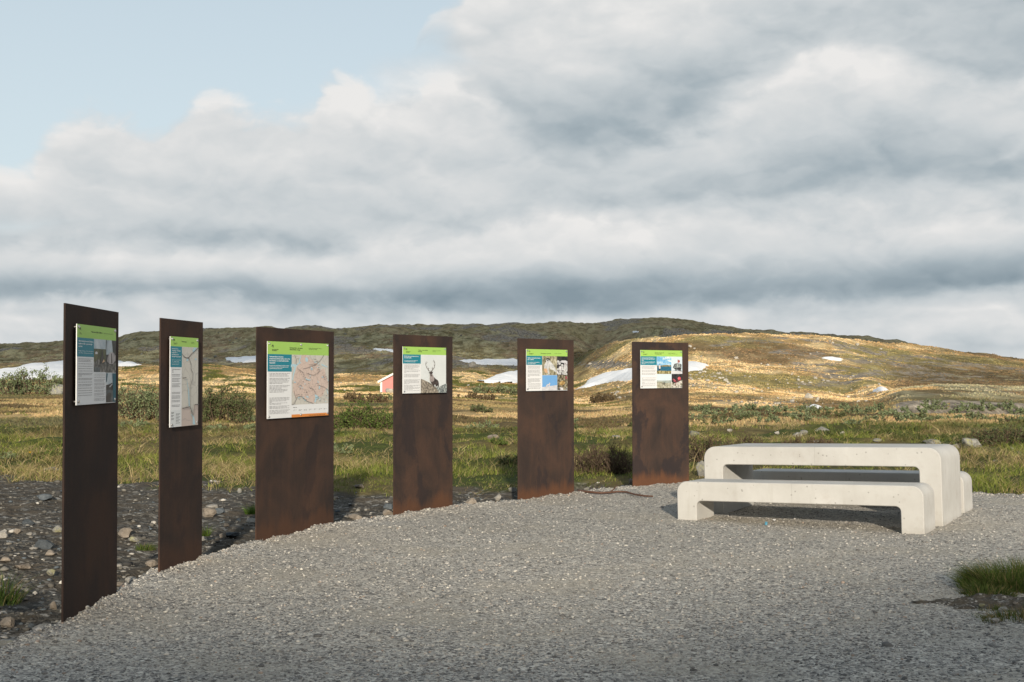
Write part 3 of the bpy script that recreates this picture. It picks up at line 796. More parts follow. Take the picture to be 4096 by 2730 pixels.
PM = dict(
    map_plain=map_mat('map_paper', (0.56, 0.54, 0.49), (0.34, 0.33, 0.31), 9),
    map_pink=map_mat('map_park_area', (0.60, 0.48, 0.42), (0.27, 0.21, 0.19), 13),
    map_rose=map_mat('map_park_tint', (0.52, 0.44, 0.40), (0.33, 0.29, 0.28), 7),
    water=plain('map_water', (0.42, 0.60, 0.68), 0.45, vary=0.04),
    mapline=plain('map_line', (0.10, 0.09, 0.09), 0.5),
    sky_grey=photo_mat('photo_grey_sky', [(0.3, (0.60, 0.64, 0.65)), (0.7, (0.70, 0.73, 0.73))], 3),
    rock_photo=photo_mat('photo_lichen_rock', [(0.36, (0.035, 0.03, 0.03)), (0.5, (0.22, 0.19, 0.15)), (0.64, (0.46, 0.41, 0.34))], 38),
    rock_grey=photo_mat('photo_grey_rock', [(0.36, (0.03, 0.035, 0.04)), (0.5, (0.20, 0.23, 0.23)), (0.64, (0.50, 0.53, 0.50))], 46),
    fur_dark=photo_mat('photo_dark_fur', [(0.35, (0.020, 0.016, 0.015)), (0.65, (0.085, 0.062, 0.055))], 24),
    fur_light=photo_mat('photo_light_fur', [(0.35, (0.25, 0.21, 0.20)), (0.65, (0.42, 0.37, 0.36))], 26),
    antler=plain('photo_antler', (0.085, 0.055, 0.05), 0.5),
    straw_photo=photo_mat('photo_straw', [(0.36, (0.085, 0.08, 0.04)), (0.5, (0.30, 0.27, 0.17)), (0.64, (0.62, 0.58, 0.44))], 34, (1, 1, 0.5)),
    plume=photo_mat('photo_plumage', [(0.36, (0.36, 0.37, 0.37)), (0.6, (0.66, 0.67, 0.66))], 22),
    rust=photo_mat('photo_rust_feather', [(0.4, (0.50, 0.26, 0.12)), (0.6, (0.66, 0.45, 0.28))], 30),
    black=photo_mat('photo_black', [(0.4, (0.012, 0.011, 0.012)), (0.6, (0.05, 0.045, 0.045))], 20),
    petals=photo_mat('photo_white_petals', [(0.44, (0.02, 0.018, 0.02)), (0.50, (0.28, 0.26, 0.27)), (0.60, (0.72, 0.71, 0.72))], 17, detail=3),
    moss_photo=photo_mat('photo_moss', [(0.38, (0.02, 0.018, 0.014)), (0.5, (0.16, 0.13, 0.07)), (0.62, (0.44, 0.40, 0.30))], 30),
    amber=photo_mat('photo_amber', [(0.4, (0.22, 0.12, 0.03)), (0.62, (0.58, 0.40, 0.16))], 40),
    blue_sky=photo_mat('photo_blue_sky', [(0.3, (0.135, 0.34, 0.66)), (0.7, (0.17, 0.39, 0.70))], 4),
    snow_photo=photo_mat('photo_snow', [(0.35, (0.50, 0.50, 0.53)), (0.65, (0.68, 0.68, 0.70))], 12, (1, 1, 4)),
    fox=plain('photo_pale_fox', (0.66, 0.60, 0.57), 0.5),
    cloud_sky=photo_mat('photo_cloudy_sky', [(0.40, (0.13, 0.38, 0.66)), (0.54, (0.30, 0.54, 0.74)), (0.63, (0.76, 0.79, 0.80))], 9, (1, 1, 2.2), detail=4),
    lake=photo_mat('photo_lake', [(0.35, (0.012, 0.085, 0.15)), (0.65, (0.035, 0.17, 0.27))], 22, (1, 1, 4)),
    shore=photo_mat('photo_shore', [(0.36, (0.06, 0.05, 0.02)), (0.5, (0.24, 0.20, 0.07)), (0.64, (0.52, 0.47, 0.28))], 36),
    far_shore=photo_mat('photo_far_shore', [(0.4, (0.10, 0.10, 0.04)), (0.6, (0.34, 0.27, 0.12))], 25),
    pale_sky=photo_mat('photo_pale_sky', [(0.3, (0.54, 0.66, 0.74)), (0.7, (0.66, 0.74, 0.79))], 4),
    moor=photo_mat('photo_moor', [(0.36, (0.16, 0.15, 0.09)), (0.5, (0.34, 0.33, 0.24)), (0.64, (0.58, 0.55, 0.47))], 30),
    moor_far=photo_mat('photo_far_moor', [(0.4, (0.28, 0.33, 0.30)), (0.6, (0.42, 0.45, 0.40))], 8),
    skin=plain('photo_shirt', (0.66, 0.58, 0.56), 0.5),
    red=photo_mat('photo_red_petals', [(0.4, (0.46, 0.03, 0.05)), (0.6, (0.80, 0.16, 0.19))], 40),
    maroon=photo_mat('photo_dark_red_leaf', [(0.4, (0.16, 0.012, 0.03)), (0.6, (0.44, 0.12, 0.14))], 45),
    lichen_white=photo_mat('photo_white_lichen', [(0.40, (0.11, 0.11, 0.06)), (0.52, (0.50, 0.47, 0.42)), (0.62, (0.70, 0.67, 0.62))], 32),
    dusk_sky=photo_mat('photo_dusk_sky', [(0.35, (0.30, 0.38, 0.44)), (0.65, (0.56, 0.61, 0.64))], 8, (1, 1, 1.6)),
    heath_photo=photo_mat('photo_heath', [(0.4, (0.045, 0.05, 0.02)), (0.6, (0.12, 0.12, 0.05))], 20),
    stones_photo=photo_mat('photo_stones', [(0.38, (0.02, 0.02, 0.02)), (0.5, (0.10, 0.095, 0.09)), (0.64, (0.30, 0.28, 0.26))], 28, detail=4),
    smoke=photo_mat('photo_smoke', [(0.35, (0.20, 0.26, 0.30)), (0.65, (0.50, 0.56, 0.60))], 9),
    fish=photo_mat('photo_fish', [(0.4, (0.20, 0.17, 0.18)), (0.6, (0.50, 0.46, 0.46))], 24, (1, 1, 0.3)),
    water_photo=photo_mat('photo_dark_water', [(0.4, (0.03, 0.04, 0.05)), (0.6, (0.12, 0.14, 0.15))], 12),
    fabric=plain('photo_tent_fabric', (0.012, 0.10, 0.14), 0.5))

# boards: corners in the photograph (full-size px), then print laid out in fractions of the board (0,0 = upper left)
def crop(ox, oy, s): return lambda x, y: (ox + x / s, oy + y / s)
BOARDS = [
    (crop(280, 1250, 3.919), [(120, 175), (722, 262), (92, 1443), (712, 1430)]),
    (crop(650, 1320, 3.735), [(123, 99), (540, 126), (105, 1461), (523, 1420)]),
    (crop(980, 1280, 3.564), [(322, 309), (1192, 340), (316, 1416), (1187, 1359)]),
    (crop(1540, 1300, 4.9), [(350, 428), (1196, 450), (348, 1347), (1196, 1330)]),
    (crop(2040, 1330, 5.807), [(377, 397), (1332, 402), (384, 1370), (1336, 1345)]),
    (crop(2500, 1340, 6.032), [(373, 373), (1377, 378), (378, 1300), (1383, 1278)])]
LABELS = ["tall dark rusted steel stele nearest the camera, its board with campfire photos",
          "narrow dark rusted steel stele holding a tall strip map board",
          "widest rusted steel stele, holding the large board with a pinkish park map",
          "rusted brown steel stele whose board shows a reindeer with tall antlers",
          "rusted brown steel stele whose board shows a bird and a white fox",
          "reddish rusted steel stele next to the concrete table, board with angler by a lake"]
class Board:
    def __init__(self, i, root):
        self.i = i
        cf, cs = BOARDS[i]
        q = [hit_plate(i, *cf(*c), GAP + BT) for c in cs]
        self.x0 = (q[0][0] + q[2][0]) / 2; self.x1 = (q[1][0] + q[3][0]) / 2
        self.z1 = (q[0][1] + q[1][1]) / 2; self.z0 = (q[2][1] + q[3][1]) / 2
        self.w, self.h = self.x1 - self.x0, self.z1 - self.z0
        self.cf, self.cs = cf, cs
        self.root = root
        bm = bmesh.new()
        box_bm(bm, (self.x0, -(GAP + BT), self.z0), (self.x1, -GAP, self.z1), 0.001)
        self.ob = from_bm('info_board', bm, M['white'], root)
    def at(self, a, b, layer):
        return (self.x0 + a * self.w, -(GAP + BT) - 0.0006 * layer, self.z1 - b * self.h)
    def rect(self, name, a0, b0, a1, b1, m, layer=1, parent=None):
        bm = bmesh.new()
        quad_bm(bm, [self.at(a0, b1, layer), self.at(a1, b1, layer), self.at(a1, b0, layer), self.at(a0, b0, layer)])
        return from_bm(name, bm, m, self.ob)
    def multi(self, name, shapes):
        """one flat print made of several coloured shapes: (material, [points]) later ones on top"""
        bm = bmesh.new(); mats = []
        for k, (m, pts) in enumerate(shapes):
            if m not in mats: mats.append(m)
            f = quad_bm(bm, [self.at(a, b, 1 + 0.5 * k) for a, b in pts], mats.index(m))
            f.normal_update()
            if f.normal.y > 0: f.normal_flip()
        return from_bm(name, bm, mats, self.ob)
    def c(self, pts):
        """crop pixels of the photograph -> board fractions"""
        out = []
        for x, y in pts:
            px, pz = hit_plate(self.i, *self.cf(x, y), GAP + BT)
            out.append((min(1, max(0, (px - self.x0) / self.w)), min(1, max(0, (self.z1 - pz) / self.h))))
        return out
    def text(self, s, a, b, size, m, name='lettering', bold=0.0, spacing=1.0, maxw=None, lines=None):
        sz = size * self.h
        o = text_mesh(s, sz, m, self.ob, name, self.at(a, b, 3), (1, 0, 0), (0, 0, 1), (0, -1, 0), bold * sz, spacing)
        if maxw:
            co = np.array([v.co[:] for v in o.data.vertices])
            wd = co[:, 0].max() - (self.x0 + a * self.w)
            k = maxw * self.w / wd
            if k < 1 or True:
                for v in o.data.vertices:
                    v.co.x = self.x0 + a * self.w + (v.co.x - (self.x0 + a * self.w)) * k
        return o
    def body(self, a0, b0, a1, b1, paras, rnd, m, dy=0.016, bullets=False):
        """print too small to read: rows of word-long dashes"""
        bm = bmesh.new()
        y = b0
        while y < b1:
            for ln in range(rnd.choice(paras)):
                if y > b1: break
                x = a0
                end = a1 - (rnd.uniform(0.0, 0.05) if ln else 0)
                while x < end:
                    wl = rnd.uniform(0.012, 0.05)
                    quad_bm(bm, [self.at(x, y, 2), self.at(min(x + wl, end), y, 2), self.at(min(x + wl, end), y - dy * 0.42, 2), self.at(x, y - dy * 0.42, 2)])
                    x += wl + 0.008
                    if ln and rnd.random() < 0.02: break
                y += dy
            y += dy * 0.8
        return from_bm('small_print', bm, m, self.ob)
    def logo(self, a, b, w, h):
        bm = bmesh.new()
        # black gate-shaped mark: two uprights under a bar, the left one shorter
        q = lambda x0, y0, x1, y1: quad_bm(bm, [self.at(a + x0 * w, b + y1 * h, 3), self.at(a + x1 * w, b + y1 * h, 3), self.at(a + x1 * w, b + y0 * h, 3), self.at(a + x0 * w, b + y0 * h, 3)])
        q(0, 0, 1, 0.28); q(0, 0.28, 0.26, 0.86); q(0.70, 0.28, 1, 1)
        return from_bm('park_emblem', bm, M['ink'], self.ob)
    def pins(self, spots):
        for a, b in spots:
            bm = bmesh.new()
            x, _, z = self.at(a, b, 0)
            cyl_bm(bm, (x, -GAP - BT - 0.007, z), (x, -GAP - BT - 0.0005, z), 0.008, 0.011, 14)
            cyl_bm(bm, (x, -GAP + 0.0005, z), (x, 0.002, z), 0.006, None, 10)
            from_bm('standoff_bolt', bm, M['steel_pin'], self.root, smooth=False)
def person_shape(cx, top, h, w):
    return [(cx - w * .18, top), (cx + w * .18, top), (cx + w * .2, top + h * .13), (cx + w * .5, top + h * .2), (cx + w * .45, top + h * .55), (cx + w * .3, top + h), (cx - w * .3, top + h), (cx - w * .45, top + h * .55), (cx - w * .5, top + h * .2), (cx - w * .2, top + h * .13)]
def stroke(pts, w0, w1=None):
    """outline of a tapering stroke along a polyline, as quads"""
    w1 = w0 if w1 is None else w1
    out = []; n = len(pts)
    for k in range(n - 1):
        p, q = np.array(pts[k], float), np.array(pts[k + 1], float)
        d = q - p; d = d / (np.hypot(*d) + 1e-9); s = np.array([-d[1], d[0]])
        a = (w0 + (w1 - w0) * k / (n - 1)) / 2; b = (w0 + (w1 - w0) * (k + 1) / (n - 1)) / 2
        out.append([tuple(p - s * a), tuple(q - s * b), tuple(q + s * b), tuple(p + s * a)])
    return out
def build_stele(i):
    x, y, yaw, w = STELES[i]
    root = empty('information_stele', (x, y, 0), yaw)
    tag(root, LABELS[i], 'information stele', 'rusted steel information steles along the gravel edge')
    bm = bmesh.new()
    box_bm(bm, (0, -ST_T, -0.35), (w, 0, ST_H), 0.0015)
    sp_ = from_bm('steel_plate', bm, M['steel'], root)
    sp_['bloom'] = (0.0, 0.3, 0.45, 0.7, 0.85, 1.0)[i]  # share of rust bloom; low values also dim plates turned from the sun
    B = Board(i, root)
    rnd = random.Random(40 + i)
    return B, rnd
def rect4(a0, b0, a1, b1): return [(a0, b1), (a1, b1), (a1, b0), (a0, b0)]

# nearest stele: campfire, fish and tent-door photographs
B, rnd = build_stele(0)
B.rect('header_band', 0, 0, 1, 0.165, M['green'])
B.logo(0.055, 0.04, 0.03, 0.032); B.text("Noregs\nnasjonalparkar", 0.055, 0.108, 0.016, M['ink'], bold=0.02)
B.text("Velkomen til fjells i Eidfjord", 0.34, 0.088, 0.024, M['ink'], 'title', 0.02, maxw=0.28); B.text("Welcome to the mountains of Eidfjord", 0.665, 0.088, 0.016, M['ink'], 'title', maxw=0.25)
B.rect('heading_block', 0, 0.165, 0.41, 0.40, M['teal'])
B.text("Allemannsretten gjev oss rett til å ferdast og\nopphalda oss i fjellet – og med den følgjer\nogså pliktar.", 0.03, 0.215, 0.026, M['whiteink'], bold=0.02, spacing=1.25, maxw=0.36)
B.text("The Right to Roam gives us the right to hike and to be\nin the mountains - but this comes with a set of rules.", 0.03, 0.335, 0.019, M['whiteink'], spacing=1.3, maxw=0.36)
B.multi('photograph', [(PM['dusk_sky'], rect4(.41, .165, .72, .31)), (PM['heath_photo'], rect4(.41, .29, .72, .46)), (PM['stones_photo'], [(.41, .59), (.72, .59), (.72, .45), (.60, .46), (.52, .42), (.41, .47)]),
     (PM['water_photo'], [(.42, .59), (.57, .59), (.56, .53), (.43, .53)]), (PM['snow_photo'], [(.44, .36), (.50, .36), (.50, .335), (.47, .325), (.44, .335)]),
     (PM['black'], [(.57, .48), (.66, .48), (.665, .40), (.64, .34), (.63, .30), (.61, .30), (.60, .36), (.575, .42)]), (PM['rust'], [(.62, .47), (.69, .45), (.66, .42)])])
B.multi('photograph', [(PM['black'], rect4(.72, .165, 1, .597)), (PM['smoke'], [(.73, .36), (.92, .35), (.88, .165), (.74, .165)]), (PM['stones_photo'], [(.72, .597), (1, .597), (1, .46), (.86, .5), (.72, .47)]),
     (PM['fish'], [(.76, .45), (.82, .485), (.92, .48), (.985, .43), (.99, .37), (.94, .33), (.87, .32), (.80, .35), (.765, .40)]), (PM['black'], [(.86, .34), (.88, .34), (.89, .47), (.865, .475)])])
B.multi('photograph', [(PM['dusk_sky'], rect4(.735, .605, 1, .75)), (PM['black'], [(.735, .83), (.95, .83), (.95, .74), (.88, .735), (.80, .755), (.735, .76)]), (PM['snow_photo'], [(.81, .79), (.84, .79), (.92, .745), (.90, .745)]),
     (PM['water_photo'], rect4(.735, .83, .97, .99)), (PM['black'], [(.735, .99), (.86, .99), (.86, .87), (.80, .86), (.735, .90)]), (PM['fabric'], [(.93, .99), (1, .99), (1, .605), (.90, .605)]), (PM['fabric'], [(.735, .72), (.75, .72), (.77, .605), (.735, .605)])])
B.body(0.035, 0.43, 0.375, 0.90, [1, 1, 2, 3], rnd, M['greyink'], 0.0165); B.body(0.425, 0.62, 0.715, 0.96, [1, 2, 3], rnd, M['greyink'], 0.0125)
B.pins([(0.035, 0.035), (0.965, 0.035), (0.04, 0.955), (0.965, 0.955)])

# narrow stele: the road map
B, rnd = build_stele(1)
B.rect('header_band', 0, 0, 1, 0.108, M['green'])
B.logo(0.105, 0.028, 0.035, 0.02); B.text("Hardangervidda\nnasjonalpark", 0.105, 0.074, 0.010, M['ink'], bold=0.02, maxw=0.13)
B.text("Tinnhølvegen", 0.38, 0.055, 0.017, M['ink'], 'title', 0.02, maxw=0.19); B.text("Tinnhølvegen\nmountain road", 0.72, 0.055, 0.011, M['ink'], 'title', maxw=0.13)
B.rect('heading_block', 0, 0.108, 0.40, 0.338, M['teal'])
B.text("Velkomen til bruk av\nTinnhølvegen. Tinnhølvegen\nblir dag vedtar til\nnasjonalparkgrensa for\nHardangervidda nasjonalpark.", 0.045, 0.14, 0.0165, M['whiteink'], bold=0.02, spacing=1.3, maxw=0.32)
B.text("Welcome to the use of Tinnhølvegen\nroad. Tinnhølvegen road takes\nyou very close to the border of\nHardangervidda National Park.", 0.045, 0.262, 0.012, M['whiteink'], spacing=1.35, maxw=0.31)
sh = [(PM['map_plain'], rect4(.40, .108, 1, 1)), (PM['map_rose'], [(.40, 1), (.80, 1), (.80, .90), (.66, .785), (.40, .80)]), (PM['map_rose'], [(.93, 1), (1, 1), (1, .765), (.85, .77), (.83, .86)]),
      (PM['water'], [(.80, .165), (.86, .16), (.93, .11), (.83, .11), (.78, .15)]), (PM['water'], [(.56, .27), (.62, .265), (.63, .245), (.57, .24)]), (PM['water'], [(.86, .255), (.93, .25), (.92, .23), (.87, .235)]),
      (PM['water'], [(.70, .86), (.84, .90), (.89, .99), (.80, .99), (.80, .91)]), (PM['water'], [(.56, .46), (.60, .52), (.66, .62), (.68, .78), (.65, .78), (.62, .60)])]
for pts in ([(.40, .19), (.47, .22), (.55, .232), (.63, .23), (.74, .185), (.84, .155), (.99, .11)], [(.63, .23), (.68, .27), (.72, .31), (.71, .36), (.78, .40), (.77, .47), (.71, .53), (.70, .56), (.68, .64), (.69, .77), (.72, .84), (.78, .90)],
            [(.40, .80), (.66, .785), (.79, .88)], [(.84, .765), (1, .765)], [(.84, .765), (.81, .87)], [(.40, .46), (.53, .455)]):
    sh += [(PM['mapline'], q) for q in stroke(pts, 0.009)]
B.multi('road_map', sh)
B.body(0.06, 0.365, 0.35, 0.585, [2, 3], rnd, M['greyink'], 0.0155); B.body(0.05, 0.62, 0.35, 0.79, [2, 3], rnd, M['greyink'], 0.0135)
B.rect('legend_block', 0.02, 0.815, 0.385, 0.985, plain('board_pale_grey', (0.66, 0.69, 0.70), 0.45, vary=0.02))
B.body(0.04, 0.84, 0.13, 0.93, [1, 2], rnd, M['ink'], 0.012); B.body(0.20, 0.86, 0.34, 0.97, [2], rnd, M['ink'], 0.012)
B.pins([(0.055, 0.027), (0.955, 0.027), (0.055, 0.972), (0.955, 0.968)])

# widest stele: the plateau map
B, rnd = build_stele(2)
B.rect('header_band', 0, 0, 1, 0.165, M['green'])
B.logo(0.064, 0.045, 0.025, 0.034); B.text("Hardangervidda\nnasjonalpark", 0.064, 0.108, 0.0145, M['ink'], bold=0.025, maxw=0.10)
B.text("Hardangervidda – det største\nvillreinområdet i Noreg", 0.34, 0.082, 0.021, M['ink'], 'title', 0.025, spacing=1.1, maxw=0.21)
B.text("Hardangervidda mountain plateau - the largest\nwild reindeer area in Norway", 0.657, 0.075, 0.0125, M['ink'], 'title', 0.01, spacing=1.15, maxw=0.215)
B.rect('heading_block', 0, 0.165, 0.376, 0.392, M['teal'])
B.text("Hardangervidda er det største\nsamanhengande villreinområdet i Noreg. Her\nlever villreinen i og rundt Hardangervidda\nnasjonalpark.", 0.027, 0.205, 0.0225, M['whiteink'], bold=0.03, spacing=1.18, maxw=0.32)
B.text("Hardangervidda mountain plateau is the largest contiguous\nwild reindeer area in Norway. Wild reindeer live in and\naround Hardangervidda National Park.", 0.027, 0.318, 0.0155, M['whiteink'], bold=0.02, spacing=1.25, maxw=0.305)
sh = [(PM['map_plain'], rect4(.376, .165, 1, .832)),
      (PM['map_pink'], B.c([(800, 505), (870, 500), (930, 560), (1000, 600), (1040, 650), (1060, 700), (1140, 700), (1150, 800), (1185, 880), (1180, 960), (1140, 1000), (1110, 1080), (1040, 1120), (1000, 1110), (985, 1190), (960, 1195), (900, 1160), (830, 1120), (790, 1090), (740, 1100), (720, 1120), (700, 1060), (680, 1020), (690, 900), (700, 800), (740, 660), (790, 620), (780, 560)]))]
for pts in ([(652, 640), (690, 628), (730, 640), (770, 605), (800, 605), (800, 620), (770, 625), (730, 665), (715, 720), (690, 800), (680, 860), (668, 860), (690, 740), (705, 690), (690, 660), (652, 680)],
            [(765, 600), (775, 560), (790, 510), (800, 510), (785, 570), (780, 605)],
            [(858, 540), (885, 535), (900, 570), (885, 605), (860, 590)], [(990, 1060), (1030, 1080), (1060, 1110), (1020, 1130), (1000, 1180), (985, 1170), (1000, 1110)],
            [(1085, 625), (1130, 650), (1170, 665), (1172, 680), (1130, 665), (1090, 650)], [(875, 1080), (905, 1100), (900, 1115), (870, 1100)], [(1090, 805), (1120, 815), (1110, 830), (1090, 820)],
            [(1155, 985), (1165, 990), (1182, 1060), (1170, 1050)], [(860, 820), (880, 845), (905, 850), (935, 855), (920, 868), (880, 860), (860, 850)], [(1030, 860), (1045, 890), (1040, 905), (1030, 890)],
            [(975, 595), (1000, 600), (1010, 615), (985, 612)], [(1050, 940), (1065, 945), (1060, 990), (1045, 985)], [(930, 690), (960, 690), (955, 720), (935, 715)], [(690, 880), (720, 885), (718, 900), (692, 895)], [(830, 1110), (860, 1160), (850, 1160), (825, 1125)]):
    sh.append((PM['water'], B.c(pts)))
for pts in ([(700, 505), (725, 560), (720, 620), (730, 640)], [(1115, 505), (1060, 590), (1040, 600), (1000, 640), (900, 680), (820, 700)], [(690, 1010), (700, 1070), (720, 1130), (690, 1200), (655, 1215)], [(720, 1110), (790, 1090), (870, 1160), (960, 1190)], [(1000, 1060), (960, 990), (900, 960)], [(1180, 1010), (1120, 960), (1030, 930)],
            [(1055, 700), (1030, 760), (960, 790), (880, 770)], [(740, 700), (800, 740), (830, 800)], [(990, 640), (960, 630), (910, 640)]):
    sh += [(PM['mapline'], q) for q in stroke(B.c(pts), 0.0045)]
rr = random.Random(3)
for k in range(46):
    a, b = rr.uniform(.41, .935), rr.uniform(.21, .78)
    sh.append((PM['mapline'], rect4(a, b, a + rr.uniform(.012, .03), b + 0.006)))
    if k < 20: sh.append((PM['water'], rect4(a + .03, b + .03, a + .03 + rr.uniform(.006, .02), b + .03 + rr.uniform(.006, .016))))
B.multi('park_map', sh)
B.text("Hardangervidda\nnasjonalpark", 0.612, 0.508, 0.010, M['ink'], maxw=0.055)
B.rect('footer_strip', 0.376, 0.962, 1, 1, M['orange'])
B.body(0.66, 0.99, 0.94, 0.992, [1], rnd, M['ink'], 0.014)
B.body(0.03, 0.42, 0.345, 0.69, [3, 6, 5], rnd, M['greyink'], 0.0165); B.body(0.03, 0.735, 0.345, 0.945, [3, 7, 4], rnd, M['greyink'], 0.0140)
B.body(0.40, 0.872, 0.46, 0.885, [1], rnd, M['ink'], 0.013)
for k in range(7): B.body(0.405 + k * 0.085, 0.905, 0.46 + k * 0.085, 0.918, [2], rnd, M['greyink'], 0.011)
B.pins([(0.025, 0.028), (0.525, 0.028), (0.98, 0.022), (0.025, 0.972), (0.525, 0.968), (0.98, 0.968)])

# reindeer
B, rnd = build_stele(3)
B.rect('header_band', 0, 0, 1, 0.166, M['green'])
B.logo(0.065, 0.042, 0.027, 0.036); B.text("Hardangervidda\nnasjonalpark", 0.065, 0.108, 0.0165, M['ink'], bold=0.025, maxw=0.105)
B.text("Villrein – ein overlevar\nfrå istida", 0.345, 0.076, 0.025, M['ink'], 'title', 0.025, spacing=1.25, maxw=0.225); B.text("Wild reindeer - a survivor from\nthe Ice Age", 0.675, 0.076, 0.017, M['ink'], 'title', 0.01, spacing=1.25, maxw=0.195)
B.rect('heading_block', 0, 0.166, 0.403, 0.362, M['teal'])
B.text("Bli betre kjent med urdyret som lever\npå Hardangervidda.", 0.03, 0.213, 0.027, M['whiteink'], bold=0.03, spacing=1.2, maxw=0.325)
B.text("Get to know the prehistoric animal that lives\non Hardangervidda mountain plateau.", 0.03, 0.302, 0.019, M['whiteink'], bold=0.025, spacing=1.3, maxw=0.305)
sh = [(PM['sky_grey'], rect4(.405, .166, 1, .998))]
ant = [([(878, 915), (850, 890), (815, 840), (798, 790), (795, 750), (808, 715)], 11, 4), ([(798, 775), (815, 745), (832, 728)], 6, 3), ([(803, 828), (832, 822)], 5, 3), ([(846, 905), (848, 870), (838, 838)], 8, 4), ([(848, 862), (860, 848)], 6, 3),
       ([(905, 915), (935, 875), (962, 835), (972, 785), (968, 740), (945, 690)], 11, 4), ([(970, 760), (958, 725), (932, 705)], 6, 3), ([(970, 805), (948, 782)], 6, 3), ([(925, 890), (920, 862), (928, 825)], 8, 4), ([(918, 855), (908, 840)], 6, 3), ([(890, 915), (893, 885)], 5, 2)]
for p, w0, w1 in ant: sh += [(PM['antler'], B.c(q)) for q in stroke(p, w0, w1)]
sh += [(PM['fur_dark'], B.c([(905, 985), (945, 1020), (985, 1062), (1020, 1085), (1038, 1115), (1045, 1160), (1043, 1212), (1025, 1212), (1018, 1180), (1003, 1205), (985, 1205), (975, 1170), (960, 1160), (955, 1205), (935, 1200), (900, 1150), (882, 1110)])),
       (PM['sky_grey'], B.c([(958, 1205), (962, 1175), (972, 1180), (985, 1208)])),
       (PM['fur_light'], B.c([(868, 975), (885, 1005), (910, 990), (918, 960), (935, 1000), (952, 1045), (950, 1090), (925, 1115), (895, 1118), (872, 1100), (865, 1060), (872, 1020)])),
       (PM['fur_dark'], B.c([(848, 920), (868, 932), (878, 915), (905, 915), (912, 928), (930, 910), (922, 942), (910, 955), (905, 990), (898, 1010), (882, 1005), (876, 985), (868, 950), (855, 945)])),
       (PM['fur_light'], B.c([(880, 970), (902, 968), (898, 976), (883, 978)])),
       (PM['rock_photo'], B.c([(693, 1060), (735, 1075), (800, 1105), (860, 1135), (920, 1180), (985, 1225), (1020, 1280), (1045, 1335), (693, 1340)])),
       (PM['rock_grey'], B.c([(985, 1222), (1050, 1215), (1110, 1185), (1150, 1168), (1195, 1150), (1195, 1330), (1040, 1333), (1015, 1270)]))]
B.multi('photograph', sh)
B.body(0.03, 0.39, 0.385, 0.66, [6, 3, 4], rnd, M['greyink'], 0.0192); B.body(0.03, 0.71, 0.38, 0.95, [6, 4, 3], rnd, M['greyink'], 0.0175)
B.pins([(0.034, 0.038), (0.972, 0.034), (0.034, 0.955), (0.972, 0.955)])

# bird, fox and flowers
B, rnd = build_stele(4)
B.rect('header_band', 0, 0, 1, 0.160, M['green'])
B.logo(0.062, 0.042, 0.025, 0.034); B.text("Hardangervidda\nnasjonalpark", 0.062, 0.108, 0.0155, M['ink'], bold=0.025, maxw=0.105)
B.text("Eit rikt plante- og dyreliv", 0.34, 0.108, 0.026, M['ink'], 'title', 0.025, maxw=0.25); B.text("A rich plant and animal life", 0.665, 0.100, 0.017, M['ink'], 'title', 0.01, maxw=0.18)
B.rect('heading_block', 0, 0.160, 0.373, 0.377, M['teal'])
B.text("Fjellet er levestaden til mange\ndyr og planter.", 0.027, 0.222, 0.031, M['whiteink'], bold=0.03, spacing=1.2, maxw=0.305)
B.text("These mountains provide habitat for\nmany animals and plants.", 0.027, 0.322, 0.022, M['whiteink'], bold=0.025, spacing=1.3, maxw=0.285)
B.multi('photograph', [(PM['straw_photo'], rect4(.373, .160, .742, .622)), (PM['plume'], B.c([(835, 690), (830, 655), (850, 635), (900, 635), (930, 665), (960, 700), (1010, 760), (1050, 830), (1080, 900), (1075, 940), (1000, 880), (940, 860), (905, 800), (900, 870), (880, 930), (800, 870), (790, 820), (805, 740)])),
     (PM['rust'], B.c([(790, 840), (880, 850), (885, 950), (820, 940), (785, 890)])), (PM['plume'], B.c([(860, 850), (895, 830), (920, 980), (880, 990)])), (PM['black'], B.c([(832, 640), (845, 605), (880, 598), (915, 610), (930, 645), (895, 640), (860, 632)])), (PM['black'], B.c([(800, 668), (835, 660), (835, 685), (815, 680)])), (PM['black'], B.c([(840, 655), (870, 645), (900, 660), (870, 668)]))])
fl = [(PM['black'], rect4(.742, .160, 1, .622)), (PM['petals'], B.c([(1090, 650), (1150, 650), (1180, 700), (1250, 720), (1330, 690), (1332, 985), (1270, 990), (1200, 980), (1090, 985)])), (PM['snow_photo'], B.c([(1155, 690), (1200, 655), (1290, 655), (1330, 675), (1328, 715), (1250, 712), (1190, 705)]))]
for cx, cy, r in [(1115, 680, 28), (1150, 730, 30), (1210, 770, 30), (1290, 800, 32), (1110, 860, 25), (1220, 860, 28), (1290, 860, 28), (1160, 910, 32), (1225, 940, 32), (1285, 915, 30), (1120, 960, 26), (1300, 970, 26)]:
    fl.append((PM['plume'], B.c([(cx + r * math.cos(k * .9), cy + r * 1.05 * math.sin(k * .9)) for k in range(7)])))
B.multi('photograph', fl)
B.multi('photograph', [(PM['blue_sky'], rect4(.375, .626, .742, .985)), (PM['snow_photo'], B.c([(745, 1275), (840, 1262), (930, 1248), (1090, 1228), (1092, 1352), (745, 1358)])),
     (PM['fox'], B.c([(835, 1255), (850, 1225), (880, 1205), (905, 1200), (912, 1175), (925, 1172), (932, 1195), (922, 1215), (915, 1255), (904, 1255), (898, 1230), (870, 1238), (862, 1260), (850, 1260)]))])
